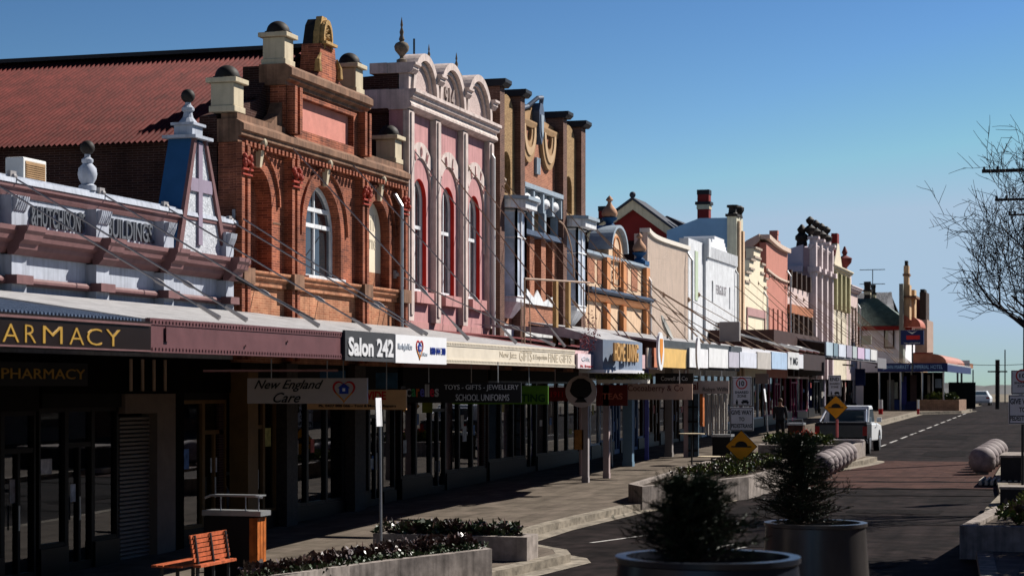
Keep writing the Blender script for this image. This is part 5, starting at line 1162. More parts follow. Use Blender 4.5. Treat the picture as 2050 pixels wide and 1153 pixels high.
s, x0, x1, z0, z1 = hang('black hanging sign with colourful letters and Toys Gifts Jewellery School Uniforms', 39.5, 812, 1043, 766, 806, blacks, [('TOYS - GIFTS - JEWELLERY', .34, .98, .58, .9, M('grey ink', (.6, .6, .6), bump=0)), ('SCHOOL UNIFORMS', .44, .9, .1, .42, M('grey ink', (.6, .6, .6)))])
mb0 = x0+.02
for ch, wd, c_ in (('C', .1, (.4, .4, .4)), ('a', .09, (.05, .3, .1)), ('r', .07, (.5, .12, .02)), ('e', .09, (.1, .1, .4)), ('l', .04, (.4, .4, .4)), ('l', .04, (.4, .4, .4)), ('e', .09, (.5, .02, .05)), ('s', .09, (.4, .4, .4))):
    mb = MB(); text_into(mb, ch, (mb0, 39.5, z0+.12), (1, 0, 0), (0, 0, 1), wd, (.26 if ch == 'l' else .17)*1.0, .02, .012, 0, Vector((0, -1, 0))); mb.build('letter', M('ink %s%.2f' % (ch, c_[0]), c_, bump=0), s); mb0 += wd+.015
hang('dark green hanging sign ending in TING', 43.5, 905, 1097, 772, 809, M('green board', (.07, .18, .01), .5, .1, bump=0), [('PRINTING', .5, .97, .12, .55, M('dark green ink', (.01, .05, .01), bump=0), .03)])
hang('dark red hanging board behind the round cup sign', 55, 1095, 1175, 775, 803, M('dark red board', (.13, .015, .012), .6, .1), [('1911', .1, .4, .3, .7, inkr)])
x0, zc = PY(1132, 785, 50.); x1, _ = PY(1194, 785, 50.)
s = disc((x0+x1)/2, zc+.02, 50, (x1-x0)/2, (x1-x0)/2, dgs, 'round_sign', 'round dull white hanging sign with a dark chalice shape')
cx = (x0+x1)/2; r = (x1-x0)/2
MB().py([(cx-r*.55, zc+.25)]+[(cx+r*.75*math.cos(a), zc+.12+r*.7*math.sin(a)) for a in [math.pi+math.pi*i/10 for i in range(1, 10)]]+[(cx+r*.6, zc+.25), (cx+r*.2, zc+.35), (cx-r*.2, zc+.35)], 49.98, 49.999).py([(cx-.05, zc-.12), (cx+.05, zc-.12), (cx+.17, zc-.26), (cx-.17, zc-.26)], 49.98, 49.999).build('chalice_mark', inkk, s)
MB().tube([(cx, 50.03, zc+r), (cx, 50.03, 4.2)], .015).build('hanger', galv, s)
hang('dark red hanging sign between the round sign and the cocoa shop sign', 56, 1193, 1256, 770, 812, M('dark red board', (.13, .015, .012)), [('TEAS', .2, .85, .3, .6, M('dull red ink', (.5, .15, .1), bump=0), .02)])
hang('cream hanging sign reading Cocoaberry & Co in thin brown letters', 57.5, 1257, 1386, 768, 800, M('peach cream board', (.55, .38, .29), .5, .05, bump=0), [('Cocoaberry & Co', .0, .86, .42, .92, M('dark red brown ink', (.12, .02, .02), bump=0)), ], group='signs hanging under the awnings')
hang('black arched hanging sign above the cream cocoa sign', 60, 1312, 1388, 747, 768, blacks, [('Cowell & Co', .15, .85, .3, .7, M('grey ink', (.6, .6, .6)))])
hang('dull cream hanging sign reading Robyn Willis', 62.5, 1387, 1459, 762, 788, M('pinkish cream board', (.4, .32, .29), .5, .05, bump=0), [('Robyn Willis', .28, .98, .1, .5, inkk), ('al', .01, .15, .3, .9, M('dark red brown ink', (.12, .02, .02)), .02)])
hang('small grey mauve hanging sign behind the speed limit sign', 78, 1512, 1538, 748, 768, M('mauve board', (.3, .23, .22), .5, .05))
hang('dark brown hanging sign above a magenta door', 92, 1600, 1650, 725, 752, M('dark grey board', (.1, .09, .09), .5, .05))
hang('navy hanging sign near the hotel', 118, 1712, 1732, 738, 772, navy)
# pharmacy inner sign
s = board('hanging_sign', 'dark inner pharmacy sign with dim gold lettering above the left shop window', 'sign', 'x', 24.9, 30.2, 3.62, 4.0, XF+.2, blacks, [("CHEMIST'S PHARMACY", -.0, .98, .3, .75, inkg)])
# ---- blue posters and shop bits under the awning
for i, (pa, pb, q0, q1, Y, c_, lab) in enumerate(((640, 690, 742, 762, 39, (.02, .09, .2), 'blue poster panel under the awning above the care sign'), (752, 795, 746, 778, 41, (.02, .08, .16), 'dark teal poster panel under the awning'), (845, 865, 800, 826, 44, (.12, .16, .02), 'olive green poster in the toy shop window'), (1150, 1168, 860, 900, 54, (.3, .14, .04), 'orange brown poster leaning in a shop doorway'))):
    x0, z1 = PY(pa, q0, Y); x1, z0 = PY(pb, q1, Y); tag(MB().box(x0, x1, Y, Y+.04, z0, z1).build('poster', M('poster %d' % i, c_, .5, .3, 5, 0)), lab, 'poster')
# ================================================================ street furniture and planting
def hedge(name, label, pts, n, zb, h, s, mats, wv=.16, group=None, seed=1):
    """low mass of leafy ground cover filling a planter: one object of many leaves"""
    rn = random.Random(seed); out = []
    for q, m in enumerate(mats):
        mb = MB()
        for k in range(n):
            t = rn.random()*(len(pts)-1); i = int(t); a = Vector(pts[i]).lerp(Vector(pts[min(i+1, len(pts)-1)]), t-i)
            foliage(mb, a[0]+rn.uniform(-wv, wv), a[1]+rn.uniform(-wv, wv), zb(a[1])+h*rn.random()*.8, .09, .09, .07, 9, s, .7, rn)
        out.append((mb, m))
    o = out[0][0].build(name, out[0][1]); tag(o, label, 'plants', group, 'stuff')
    for mb, m in out[1:]: mb.build('leaves', m, o)
    return o
# planter A: curved white bed in front of the pharmacy
def planter(name, label, outline, h, wt=.16, m=concrete, zoff=0.):
    """outline: closed xy list; a hollow wall with soil"""
    c = Vector((sum(p[0] for p in outline)/len(outline), sum(p[1] for p in outline)/len(outline)))
    mb = MB(); n = len(outline); inn = []
    for i, p in enumerate(outline):
        a = Vector(outline[i-1]); b = Vector(p); d = Vector(outline[(i+1) % n]); e1 = (b-a).normalized(); e2 = (d-b).normalized()
        n1 = Vector((-e1.y, e1.x)); n2 = Vector((-e2.y, e2.x)); nn = (n1+n2); nn = nn/max(nn.length_squared/2, .3)
        if (b+nn*.1-c).length > (b-c).length: nn = -nn
        inn.append(b+nn*wt)
    z = lambda y: gz(y)+zoff
    for i in range(n):
        j = (i+1) % n; a, b, ci, di = outline[i], outline[j], inn[j], inn[i]
        mb.pris([(a[0], a[1], z(a[1])-.35), (b[0], b[1], z(b[1])-.35), (ci[0], ci[1], z(ci[1])-.35), (di[0], di[1], z(di[1])-.35)], [(a[0], a[1], z(a[1])+h), (b[0], b[1], z(b[1])+h), (ci[0], ci[1], z(ci[1])+h), (di[0], di[1], z(di[1])+h)])
    K = thing(name, (c.x, c.y, gz(c.y)), label, 'planter', 'concrete planter beds along the street')
    mb.build('wall', m, K)
    s = MB().add([(p[0], p[1], z(p[1])+h-.08) for p in inn], [tuple(range(n))]); s.build('soil', soil, K); return K
pA = [G(985, 1098, .42), G(900, 1108, .42), G(800, 1119, .42), G(700, 1132, .42), G(600, 1143, .42), G(480, 1158, .42)]
pA2 = [G(500, 1150, .42), G(600, 1124, .42), G(720, 1103, .42), G(830, 1088, .42), G(920, 1082, .42)]
planter('planter_bed', 'long curved pale concrete planter bed at the lower left edge', pA+pA2, .42)
rn = random.Random(2); mb = MB(); mb2 = MB()
for k in range(560):
    t = rn.random()*4.99; i = int(t); a = Vector(pA[i]).lerp(Vector(pA[i+1]), t-i); b = Vector(pA2[4-min(i, 4)]).lerp(Vector(pA2[max(3-i, 0)]), t-i); q = rn.random(); p = a.lerp(b, .12+.8*q)
    tgt = mb2 if q < .28 else mb
    foliage(tgt, p.x, p.y, gz(p.y)+.36+rn.random()*.1*(1 if q < .3 else 1.6), .1, .1, .05, 9, .07 if q < .3 else .105, .8, rn)
o = tag(mb.build('ground_cover', lf2), 'dark bronze leafy planting filling the curved bed at the lower left', 'plants', kind='stuff'); mb2.build('leaves', lf1, o)
cB = G(1055, 1112, -.15); pB = [G(1055, 1075, .42), G(1088, 1068, .42)]
B0 = (pB[0][0], pB[0][1]); B1 = (pB[1][0]-.1, pB[1][1]); wB = 2.9
planter('planter_bed', 'box shaped pale planter with a bright end face behind the curved bed', [B0, B1, (B1[0]-wB, B1[1]+.5), (B0[0]-wB, B0[1]+.1)], .42)
hedge('ground_cover', 'bronze leafy planting in the box shaped planter bed', [(B0[0]-2.6, B0[1]+.6, 0), (B0[0]-.5, B0[1]+.6, 0)], 150, lambda y: gz(y)+.38, .2, .12, [lf2, lf1], .4, seed=4)
pC = [(-10.45, 46.6), (-8.6, 50.8), (-8.35, 55), (-8.9, 59.5), (-10.7, 61.2), (-11.1, 59), (-11.0, 47.5)]
planter('planter_bed', 'large concrete planter bed beside the speed limit sign', pC, .42)
hedge('ground_cover', 'low green and bronze planting around the speed limit signpost', [(-10.0, 52, 0), (-9.6, 55, 0), (-9.8, 60, 0)], 260, lambda y: gz(y)+.4, .14, .1, [lf1, lf2, lf3], .8, seed=9)
pD = [(-9.3, 66.5), (-7.8, 66.8), (-7.8, 70.2), (-9.9, 70.5), (-11.2, 69.5), (-11.0, 66.8)]
planter('planter_bed', 'small planter bed with yellow green and red plants behind the potted conifer', pD, .5)
hedge('ground_cover', 'yellow green planting in the bed in front of the white utility truck', [(-9.2, 68.0, 0), (-10.6, 68.5, 0)], 160, lambda y: gz(y)+.5, .3, .12, [lf3, lf1], .6, seed=11)
mb = MB(); foliage(mb, -9.6, 67.9, gz(68)+.75, .5, .4, .22, 160, .12, rnd=random.Random(8)); tag(mb.build('red_shrub', M('red flowers', (.45, .05, .02), .6, .3, 9, 0)), 'red leaved shrub at the right of the small planter bed', 'plant')
x0, z1 = PY(1882, 808, 139.); pE = [(-11.9, 139), (-9.1, 138.6), (-8.9, 143), (-11.5, 143.5)]
planter('planter_bed', 'brown brick planter bed at the corner before the hotel', pE, .75, m=M('brown planter brick', (.25, .15, .1), .9, .2, 3, .3, kind='brick'))
hedge('ground_cover', 'yellow green planting in the brick planter by the hotel corner', [(-11.3, 140.5, 0), (-9.8, 140.5, 0)], 70, lambda y: gz(y)+.78, .4, .2, [lf3, lf1], .6, seed=12)
# right hand planter 
pF = [G(1921, 1052, .1+.35), (G(2080, 1052, .45)[0], G(2080, 1052, .45)[1]-.3), (3.0, 43.5), (3.0, 47), G(1992, 1013, .45)]
planter('planter_bed', 'dark sided planter bed with a pale rim at the lower right corner', pF, .45, .25)
rn = random.Random(14); mb = MB(); mb2 = MB()
for k in range(420):
    x = rn.uniform(pF[0][0]+.5, 1.5); y = rn.uniform(pF[0][1]+.5, pF[4][1]-.4)
    if x < pF[0][0]+.5+(y-pF[0][1])*.12: continue
    foliage(mb if rn.random() < .5 else mb2, x, y, gz(y)+.45+rn.random()*.25, .12, .12, .08, 10, .13, .9, rn)
o = tag(mb.build('ground_cover', lf3), 'spiky yellow green and bronze planting in the lower right bed', 'plants', kind='stuff'); mb2.build('leaves', lf2, o)
# low dark seat block on the right
q = G(2002, 938, 0); K = thing('bench_block', (q[0]+.8, q[1]+.5, gz(q[1])), 'dark block seat with a pale top slab at the right edge of the crossing', 'seat')
x0, z1 = PY(2003, 911, 57.); MB().box(x0, x0+2.6, 57, 60, gz(57)-.15, z1-.06).build('block', M('dark charcoal block', (.02, .02, .022), .6, .2), K); MB().box(x0-.03, x0+2.6, 56.97, 60.03, z1-.059, z1).build('top_slab', concrete, K)
q = PY(2002, 979, 48.); K = tag(MB().box(q[0], q[0]+2, 48, 48.9, gz(48)-.1, q[1]).build('step_block', M('dark charcoal block', (.02, .02, .022))), 'low dark block with pale top between the two right hand beds', 'block')
MB().box(q[0]-.02, q[0]+2, 47.98, 48.92, q[1]+.001, q[1]+.06).build('top_slab', concrete, K)
mb = MB()
for k in range(9): mb.box(-3.2+k*.16, -3.12+k*.16, 56.8, 59.2, gz(58)-.12, gz(58)-.02+.03)
tag(mb.build('tactile_strip', M('cream paving strips', (.5, .45, .36), .8, .1)), kind='structure')
# spherical bollards in two rows along the kerbs, with a band cut round each
bar = M('pale ball concrete', (.24, .2, .2), .75, .3, 5, .3, spec=.2)
def ball_bollard(x, y, r, label):
    z0 = gz(y)-.14; K = thing('ball_bollard', (x, y, z0), label, 'bollard', 'round ball bollards at the crossing')
    pr = []; n = 20
    for k in range(n+1):
        a = math.pi*k/n; q = r*math.sin(a)*(.93 if abs(k-n/2) < 1 else 1); pr.append((max(q, .03), r-r*math.cos(a)))
    MB().lathe(x, y, z0, pr, 28).build('ball', bar, K, 2); MB().lathe(x, y, z0-.01, [(r*.5, 0), (r*.45, .06)], 16).build('foot', kerbm, K)
    return K
for k in range(7):
    y = 59.6+1.15*k; ball_bollard(-7.9-.02*k, y, .38, 'pale concrete ball bollard on the left kerb, '+('nearest of the row of seven', 'second of the seven from the camera', 'third of the seven from the camera', 'middle one of the seven', 'third of the seven from the truck', 'second of the seven from the truck', 'last of the seven, beside the grey pot')[k])
for k in range(5):
    y = 62.6+1.4*k; ball_bollard(-3.42+.03*k, y, .42, 'concrete ball bollard right of the road, '+('nearest and darkest faced of the five', 'second of the five from the camera', 'middle one of the five', 'fourth of the five from the camera', 'farthest of the five')[k])
# round plant pots
potm = M('glossy slate pot', (.012, .015, .024), .3, .2, 2, .02, spec=.5); potp = M('pale pot', (.42, .38, .38), .5, .1)
def pot(label, x, y, rt, rb, h, m, zt=None, grp='large round plant pots'):
    z0 = gz(y)-.15; zt = zt if zt else z0+h; h = zt-z0; K = thing('plant_pot', (x, y, z0), label, 'plant pot', grp)
    MB().lathe(x, y, z0, [(rb*.96, 0), (rb, .04), (rt+.0, h-.05), (rt+.02, h-.04), (rt+.02, h), (rt-.06, h), (rt-.07, h-.12)], 48).build('pot', m, K, True)
    MB().lathe(x, y, zt-.14, [(rt-.075, 0), (rt-.075, .015)], 24).build('soil', soil, K); return zt
Y1_ = 14.4; xa, zt1_ = PY(1238, 1108, Y1_); xb, _ = PY(1600, 1108, Y1_); r1 = (xb-xa)/2*.98
pot('glossy slate blue pot closest to the camera at the bottom edge', (xa+xb)/2, Y1_, r1, r1*1.22, 1, potm, zt1_)
Y2_ = 24.; xa2, zt2_ = PY(1532, 1043, Y2_); xb2, _ = PY(1735, 1043, Y2_); r2 = (xb2-xa2)/2*.98
pot('tall slate pot with one bright side, second from the camera', (xa2+xb2)/2, Y2_, r2, r2*1.16, 1, M('pale grey glazed pot', (.045, .04, .04), .3, .2, 2, .02, spec=.6, streak=.2), zt2_)
xa3, zt3_ = PY(1662, 880, 68.8); xb3, _ = PY(1726, 880, 68.8); pot('round grey pot at the far end of the row of ball bollards', (xa3+xb3)/2, 69.3, (xb3-xa3)/2, (xb3-xa3)/2*.8, 1, potp, zt3_)
def conifer(label, x, y, z, h, r, seed, n=120):
    rn = random.Random(seed); K = thing('potted_conifer', (x, y, z), label, 'tree', 'young conifers in pots')
    MB().tube([(x, y, z-.15), (x+.01, y, z+h*.5), (x, y, z+h)], [.035, .022, .006], 6).build('trunk', M('bark', (.06, .04, .03), .9, .3, 9), K)
    mb = MB(); tw = MB()
    for k in range(n):
        t = (k+.5)/n; zz = z+h*(.0+.97*t); an = k*2.4+rn.uniform(-.5, .5); L_ = r*(1.12-t)**.6*rn.choice((.35, .7, .8, .9, 1, 1.1, 1.35))*rn.uniform(.8, 1.1); up = rn.uniform(.05, .45)*L_
        a = Vector((x, y, zz)); b = a+Vector((math.cos(an)*L_, math.sin(an)*L_, up)); tw.tube([a, b], [.008, .003], 4)
        for j in range(9):
            s0 = rn.uniform(.2, 1.02); c = a.lerp(b, s0); d2 = (b-a).normalized()+Vector((rn.gauss(0, .7), rn.gauss(0, .7), rn.gauss(.1, .4))); d2.normalize(); sl_ = rn.uniform(.05, .13)*(1.3-.5*s0)*max(.6, r/.4)
            mb_e = c+d2*sl_; e = d2.cross(Vector((0, 0, 1))).normalized()
            for q in range(7):
                f = c.lerp(mb_e, q/7); g_ = (d2+e*rn.uniform(-1.2, 1.2)+Vector((0, 0, rn.uniform(-.6, .9)))).normalized()*.038*rn.uniform(.7, 1.3); w_ = g_.cross(Vector((rn.random(), 1, rn.random()))).normalized()*.005
                mb.add([f-w_, f+w_, f+g_], [(0, 1, 2)])
    for q in range(26):
        t = rn.random(); an = rn.uniform(0, 6.28); rr = r*.6*(1.05-t)*rn.random(); foliage(mb, x+rr*math.cos(an), y+rr*math.sin(an), z+h*t*.85, .09, .09, .08, 60, .035, .4, rn)
    tw.build('branches', M('bark', (.06, .04, .03)), K); mb.build('needles', M('conifer needles', (.02, .032, .015), .5, .7, 5, 0), K)
conifer('bushy dark conifer in the pot closest to the camera', (xa+xb)/2-.12, Y1_, zt1_-.05, .6, .44, 21, 300)
conifer('taller feathery conifer in the second slate pot', (xa2+xb2)/2-.2, Y2_, zt2_-.05, 1.1, .54, 22, 330)
# timber bench
x0, z1 = PY(375, 1075, 28.); K = thing('park_bench', (-13.4, 28, gz(28)), 'park bench with red brown timber slats at the lower left', 'bench')
P0 = Vector(PX(385, 1076, -13.6)[::1]+(0,)); ya, za = PX(378, 1072, -13.9); yb, zb = PX(455, 1066, -13.9)
bx_, by0, by1 = -13.2, 27.6, 28.9; zg = gz(27.6); tl = 1.36
mb = MB()
for k in range(6): z = tl-.07*k; mb.pris([(bx_-.012*k*-1, by0, z), (bx_+.03+.012*k, by0, z), (bx_+.03+.012*k, by0, z-.055), (bx_+.012*k, by0, z-.055)], [(bx_+.012*k, by1, z), (bx_+.03+.012*k, by1, z), (bx_+.03+.012*k, by1, z-.055), (bx_+.012*k, by1, z-.055)])
mb.build('backrest', bencht, K)
mb = MB(); zs = tl-.48
for k in range(5): mb.box(bx_-.55+k*.105, bx_-.46+k*.105, by0-.15, by1+.1, zs, zs+.035)
mb.box(bx_+.08, bx_+.2, by0, by1, zs, zs+.04); mb.build('seat', bencht, K)
for yy in (by0+.1, (by0+by1)/2, by1-.1):
    MB().tube([(bx_+.12, yy, tl-.5), (bx_+.05, yy, tl)], .02, 5).tube([(bx_+.1, yy, zs), (bx_+.1, yy, zg)], .03, 6).tube([(bx_-.5, yy, zs), (bx_-.5, yy, zg)], .03, 6).build('leg', steel, K)
# bin enclosure 
x0, z1 = PY(408, 1021, 29.6); x1, _ = PY(521, 1021, 29.6); K = thing('bin_enclosure', ((x0+x1)/2, 30, gz(30)), 'litter bin enclosure with an orange timber side and steel tray top', 'bin')
sx, _ = PY(499, 1021, 29.6); zt_ = z1
MB().box(x0, sx, 29.6, 29.95, gz(30)-.05, zt_-.1).build('cabinet', M('black cabinet', (.01, .01, .011), .6, .1), K)
mb = MB()
for k in range(3): mb.box(sx+.002, sx+.14, 29.61+k*.12, 29.71+k*.12, gz(30)-.05, zt_-.11)
mb.box(sx+.001, sx+.12, 29.6, 29.96, gz(30)-.05, zt_-.12); mb.build('timber_side', timber, K)
mb = MB().box(x0-.02, x1+.02, 29.57, 29.98, zt_-.08, zt_).build('top', galv, K)
mb = MB().tube([(x0, 29.65, zt_+.2), (x0+.1, 29.65, zt_+.24), (x1-.1, 29.65, zt_+.24), (x1, 29.7, zt_+.21)], .02)
for f in (.28, .72, .95): mb.tube([(x0+(x1-x0)*f, 29.65, zt_), (x0+(x1-x0)*f, 29.65, zt_+.24)], .01)
mb.box(x0+.05, x1-.05, 29.7, 29.95, zt_+.23, zt_+.25); mb.build('tray_rail', galv, K)
# second bin far (with timber shape) and cafe barrier
def bin2(label, pa, pb, q0, Y, m):
    x0, z1 = PY(pa, q0, Y); x1, _ = PY(pb, q0, Y); K = thing('litter_bin', ((x0+x1)/2, Y, gz(Y)), label, 'bin')
    MB().box(x0, x1, Y, Y+.6, gz(Y), z1-.12).build('body', m, K); mb = MB().box(x0-.03, x1+.03, Y-.03, Y+.63, z1-.1, z1-.02).tube([(x0, Y, z1-.02), (x0, Y, z1+.12), (x1, Y, z1+.12), (x1, Y, z1-.02)], .02); mb.build('top', galv, K)
bin2('brown litter bin with a pale metal frame left of the truck', 1577, 1607, 845, 73.5, M('dark brown bin', (.06, .02, .012), .6, .3))
bin2('black litter bin under the awning behind the give way sign', 1426, 1462, 868, 66, M('black cabinet', (.01, .01, .011)))
# cafe tables
for i, (p, q, Y) in enumerate(((1385, 867, 63.5), (1425, 913, 58.5))):
    x, z = PY(p, q, Y); K = thing('cafe_table', (x, Y, gz(Y)), ('small pale topped cafe table by the dark shop door', 'low pale topped table left of the black bin')[i], 'table'); MB().lathe(x, Y, z-.03, [(.02, 0), (.42, 0), (.42, .03), (.02, .03)], 20).build('table_top', tanpaint, K); MB().tube([(x, Y, gz(Y)), (x, Y, z-.03)], .03).build('stem', steel, K)
# orange post, blue shelves
x0, z1 = PY(1378, 788, 68.); x1, z0 = PY(1398, 905, 68.); K = tag(MB().box(x0, x1, 68, 68.1, gz(68), z1).build('glazed_screen', M('blue grey screen', (.06, .1, .14), .3, .5, 4, 0)), 'blue grey multi pane screen in the shade of the awning', 'screen')
mb = MB()
for k in range(6): mb.box(x0, x1, 67.95, 67.99, gz(68)+.2+k*.5, gz(68)+.26+k*.5)
mb.box((x0+x1)/2-.03, (x0+x1)/2+.03, 67.95, 67.99, gz(68), z1); mb.build('bars', blkf, K)
x0, z1 = PY(1401, 785, 67.); x1, z0 = PY(1407, 870, 67.); tag(MB().box(x0, x1, 67, 67.3, gz(67)+1.1, z1).build('timber_post', timber), 'orange timber post beside the multi pane screen', 'post')
x0, z1 = PY(1409, 790, 72.); x1, z0 = PY(1457, 885, 72.); K = thing('pleated_curtain', ((x0+x1)/2, 72, gz(72)), 'pale vertical panels of a shop curtain under the awning', 'curtain')
mb = MB()
for k in range(9): a = x0+(x1-x0)*k/9; mb.box(a, a+(x1-x0)/9*.7, 72, 72.06+.03*(k % 2), gz(72)+.6, z1)
mb.build('panels', M('pale curtain', (.5, .46, .42), .8, .1), K)
for i, (p, q0, q1, Y, c_, w_) in enumerate(((1171, 822, 958, 54, (.3, .27, .27), .17), (1213, 815, 946, 56, (.36, .28, .28), .17), (1256, 805, 925, 62, (.12, .2, .28), .3), (1294, 805, 920, 66, (.12, .13, .45), .12), (1338, 800, 910, 68, (.22, .2, .19), .25), (1373, 800, 900, 68, (.45, .33, .34), .15))):
    x, z1 = PY(p, q0, Y); K = thing('veranda_post', (x, Y, gz(Y)), ('grey post left of the pink one under the awning', 'pinkish post under the curved blue box', 'blue grey column in the shade', 'slim violet blue post', 'grey brown pillar by the poster', 'pale pink post at the end of the cocoa sign')[i], 'post', 'posts under the awnings')
    MB().box(x-w_/2, x+w_/2, Y, Y+w_, gz(Y), 4.4).build('shaft', M('post paint %d' % i, c_, .6, .1), K); MB().box(x-w_*.55, x+w_*.55, Y-w_*.05, Y+w_*1.05, gz(Y)-.02, gz(Y)+.15).build('foot', M('post paint %d' % i, c_), K)
# slim parking signs on poles
def thin_sign(label, p0, q0, p1, q1, pb, qb, Y, w_, lean=True):
    xt, zt_ = PY(p0, q0, Y); xm, zm = PY(p1, q1, Y); xb, zb = PY(pb, qb, Y)
    K = thing('parking_sign', (xb, Y, zb), label, 'sign', 'slim parking signs seen almost edge on')
    zz = min(zb, gz(Y)); MB().tube([(xb, Y, zz-.1), (xm, Y+.02, zm), (xt, Y+.02, zt_-.05)], .028, 8).build('pole', galv, K)
    dx, dy = -.34*.13+.05, .13
    mb = MB().pris([(xm-dx, Y-.05-dy, zm), (xm+dx, Y-.05+dy, zm), (xt+dx, Y-.05+dy, zt_), (xt-dx, Y-.05-dy, zt_)], [(xm-dx+.02, Y-.06-dy, zm), (xm+dx+.02, Y-.06+dy, zm), (xt+dx+.02, Y-.06+dy, zt_), (xt-dx+.02, Y-.06-dy, zt_)]); mb.build('sign_plate', whites, K)
thin_sign('tall slim white parking sign on a leaning pole in the front left bed', 758, 796, 760, 853, 763, 1085, 33.3, .12)
thin_sign('slim white parking sign under the awning by the shop posts', 1221, 818, 1223, 870, 1226, 905, 62, .25)
thin_sign('slim white parking sign left of the walking person', 1530, 778, 1533, 804, 1539, 890, 72, .15)
# traffic signs
yel = M('yellow sign face', (.75, .3, .01), .5, .06, 3, 0)
def rsign(K, cx, Y, z0, z1, w_, tx, circ=None):
    s = MB().box(cx-w_/2, cx+w_/2, Y-.02, Y, z0, z1).build('sign_plate', greys, K, bev=.01)
    b = MB()
    for (a, c, d, e) in ((0, 1, 0, .025), (0, 1, .975, 1), (0, .03, .025, .975), (.97, 1, .025, .975)): b.box(cx-w_/2+w_*(a*.96+.02), cx-w_/2+w_*(c*.96+.02), Y-.024, Y-.0205, z0+(z1-z0)*(d*.96+.02), z0+(z1-z0)*(e*.96+.02))
    b.build('border', inkk, s)
    mb = MB(); H = z1-z0
    for (t, a, c, d, e) in tx: text_into(mb, t, (cx-w_/2+w_*a, Y-.0205, z0+H*d), (1, 0, 0), (0, 0, 1), w_*(c-a), H*(e-d), .025, .004, 0, Vector((0, -1, 0)))
    mb.build('lettering', inkk, s)
    if circ:
        r = w_*.3; zc = z0+H*circ; n = 28
        mb = MB()
        for i in range(n):
            q = [(cx+rr*math.cos(2*math.pi*(i+k)/n), Y-.0205, zc+rr*math.sin(2*math.pi*(i+k)/n)) for rr, k in ((r, 0), (r, 1), (r*.8, 1), (r*.8, 0))]; mb.pris(q, [(a, b-.004, c) for a, b, c in q])
        mb.build('red_ring', inkr, s)
    return s
def diamond(K, cx, Y, zc, r, hump=True):
    Q = lambda k: [(cx-r*k, Y-.02, zc), (cx, Y-.02, zc-r*k), (cx+r*k, Y-.02, zc), (cx, Y-.02, zc+r*k)]
    d = MB().pris([(a, b+.02, c) for a, b, c in Q(1)], Q(1)).build('diamond_plate', inkk, K)
    MB().pris([(a, b-.001, c) for a, b, c in Q(.95)], [(a, b-.004, c) for a, b, c in Q(.95)]).build('yellow_face', yel, d)
    mb = MB().box(cx-r*.62, cx+r*.62, Y-.028, Y-.025, zc-r*.06, zc+r*.02)
    mb.py([(cx-r*.38, zc+.02*r)]+[(cx+r*.38*math.cos(a), zc+r*.02+r*.3*math.sin(a)) for a in [math.pi-math.pi*i/10 for i in range(1, 10)]]+[(cx+r*.38, zc+.02*r)], Y-.028, Y-.025); mb.build('hump_symbol', inkk, d)
def ped_icons(K, cx, Y, z0, H, w_):
    mb = MB().py([(cx-w_*.3, z0+H*.05), (cx-w_*.2, z0+H*.05), (cx-w_*.19, z0+H*.17), (cx-w_*.31, z0+H*.17)], Y-.026, Y-.021).box(cx-w_*.28, cx-w_*.22, Y-.026, Y-.021, z0+H*.18, z0+H*.22)
    mb.box(cx-w_*.02, cx+w_*.38, Y-.026, Y-.021, z0+H*.09, z0+H*.15).box(cx+w_*.04, cx+w_*.32, Y-.026, Y-.021, z0+H*.151, z0+H*.2).box(cx+w_*.03, cx+w_*.1, Y-.026, Y-.021, z0+H*.06, z0+H*.089).box(cx+w_*.27, cx+w_*.34, Y-.026, Y-.021, z0+H*.06, z0+H*.089); return mb
Ys = 57.; cx, zt_ = PY(1485, 754, Ys); _, zb_ = PY(1485, 812, Ys); K = thing('speed_limit_sign', (cx, Ys, gz(Ys)), 'white 10 shared zone and give way signs above a yellow hump diamond in the planter', 'road sign')
W_ = PY(1504, 754, Ys)[0]-PY(1466, 754, Ys)[0]
s = rsign(K, cx, Ys, zb_, zt_, W_, (('10', .36, .64, .68, .86), ('SHARED', .14, .86, .42, .51), ('ZONE', .26, .74, .29, .38)), .77); ped_icons(K, cx, Ys, zb_, zt_-zb_, W_).build('pictogram', inkk, s)
_, z1 = PY(1485, 815, Ys); _, z0 = PY(1485, 862, Ys); rsign(K, cx, Ys, z0, z1, W_*1.24, (('GIVE WAY', .06, .94, .68, .88), ('TO', .38, .62, .41, .58), ('PEDESTRIANS', .06, .94, .12, .3)))
_, zc = PY(1485, 893, Ys); diamond(K, cx, Ys-.06, zc, .47)
MB().tube([(cx, Ys+.04, gz(Ys)-.1), (cx, Ys+.04, zt_)], .035, 8).build('pole', steel, K)
Yt = 76.; cx, zt_ = PY(1672, 750, Yt); _, zb_ = PY(1672, 794, Yt); K = thing('end_zone_sign', (PY(1677, 0, 70.)[0], 70, gz(70)), 'white end shared zone sign with a weathered yellow hump diamond in front of the truck', 'road sign')
Yt = 70.; cx, zt_ = PY(1671, 751, Yt); _, zb_ = PY(1671, 792, Yt); W_ = PY(1684, 751, Yt)[0]-PY(1658, 751, Yt)[0]
s = rsign(K, cx, Yt, zb_, zt_, W_, (('END', .15, .85, .72, .9), ('SHARED', .12, .88, .54, .64), ('ZONE', .2, .8, .38, .48))); ped_icons(K, cx, Yt, zb_, zt_-zb_, W_).build('pictogram', inkk, s)
cx2, zc = PY(1674, 815, Yt); diamond(K, cx2, Yt-.06, zc, .42)
MB().tube([(cx2+.03, Yt+.04, gz(Yt)-.1), (cx2, Yt+.04, zt_)], .03, 8).build('pole', steel, K); MB().tube([(cx2+.04, Yt-.07, zc-1.05), (cx2+.04, Yt-.07, zc-.42)], .045, 8).build('red_sleeve', M('pinkish red sleeve', (.5, .12, .12), .6, .1), K)
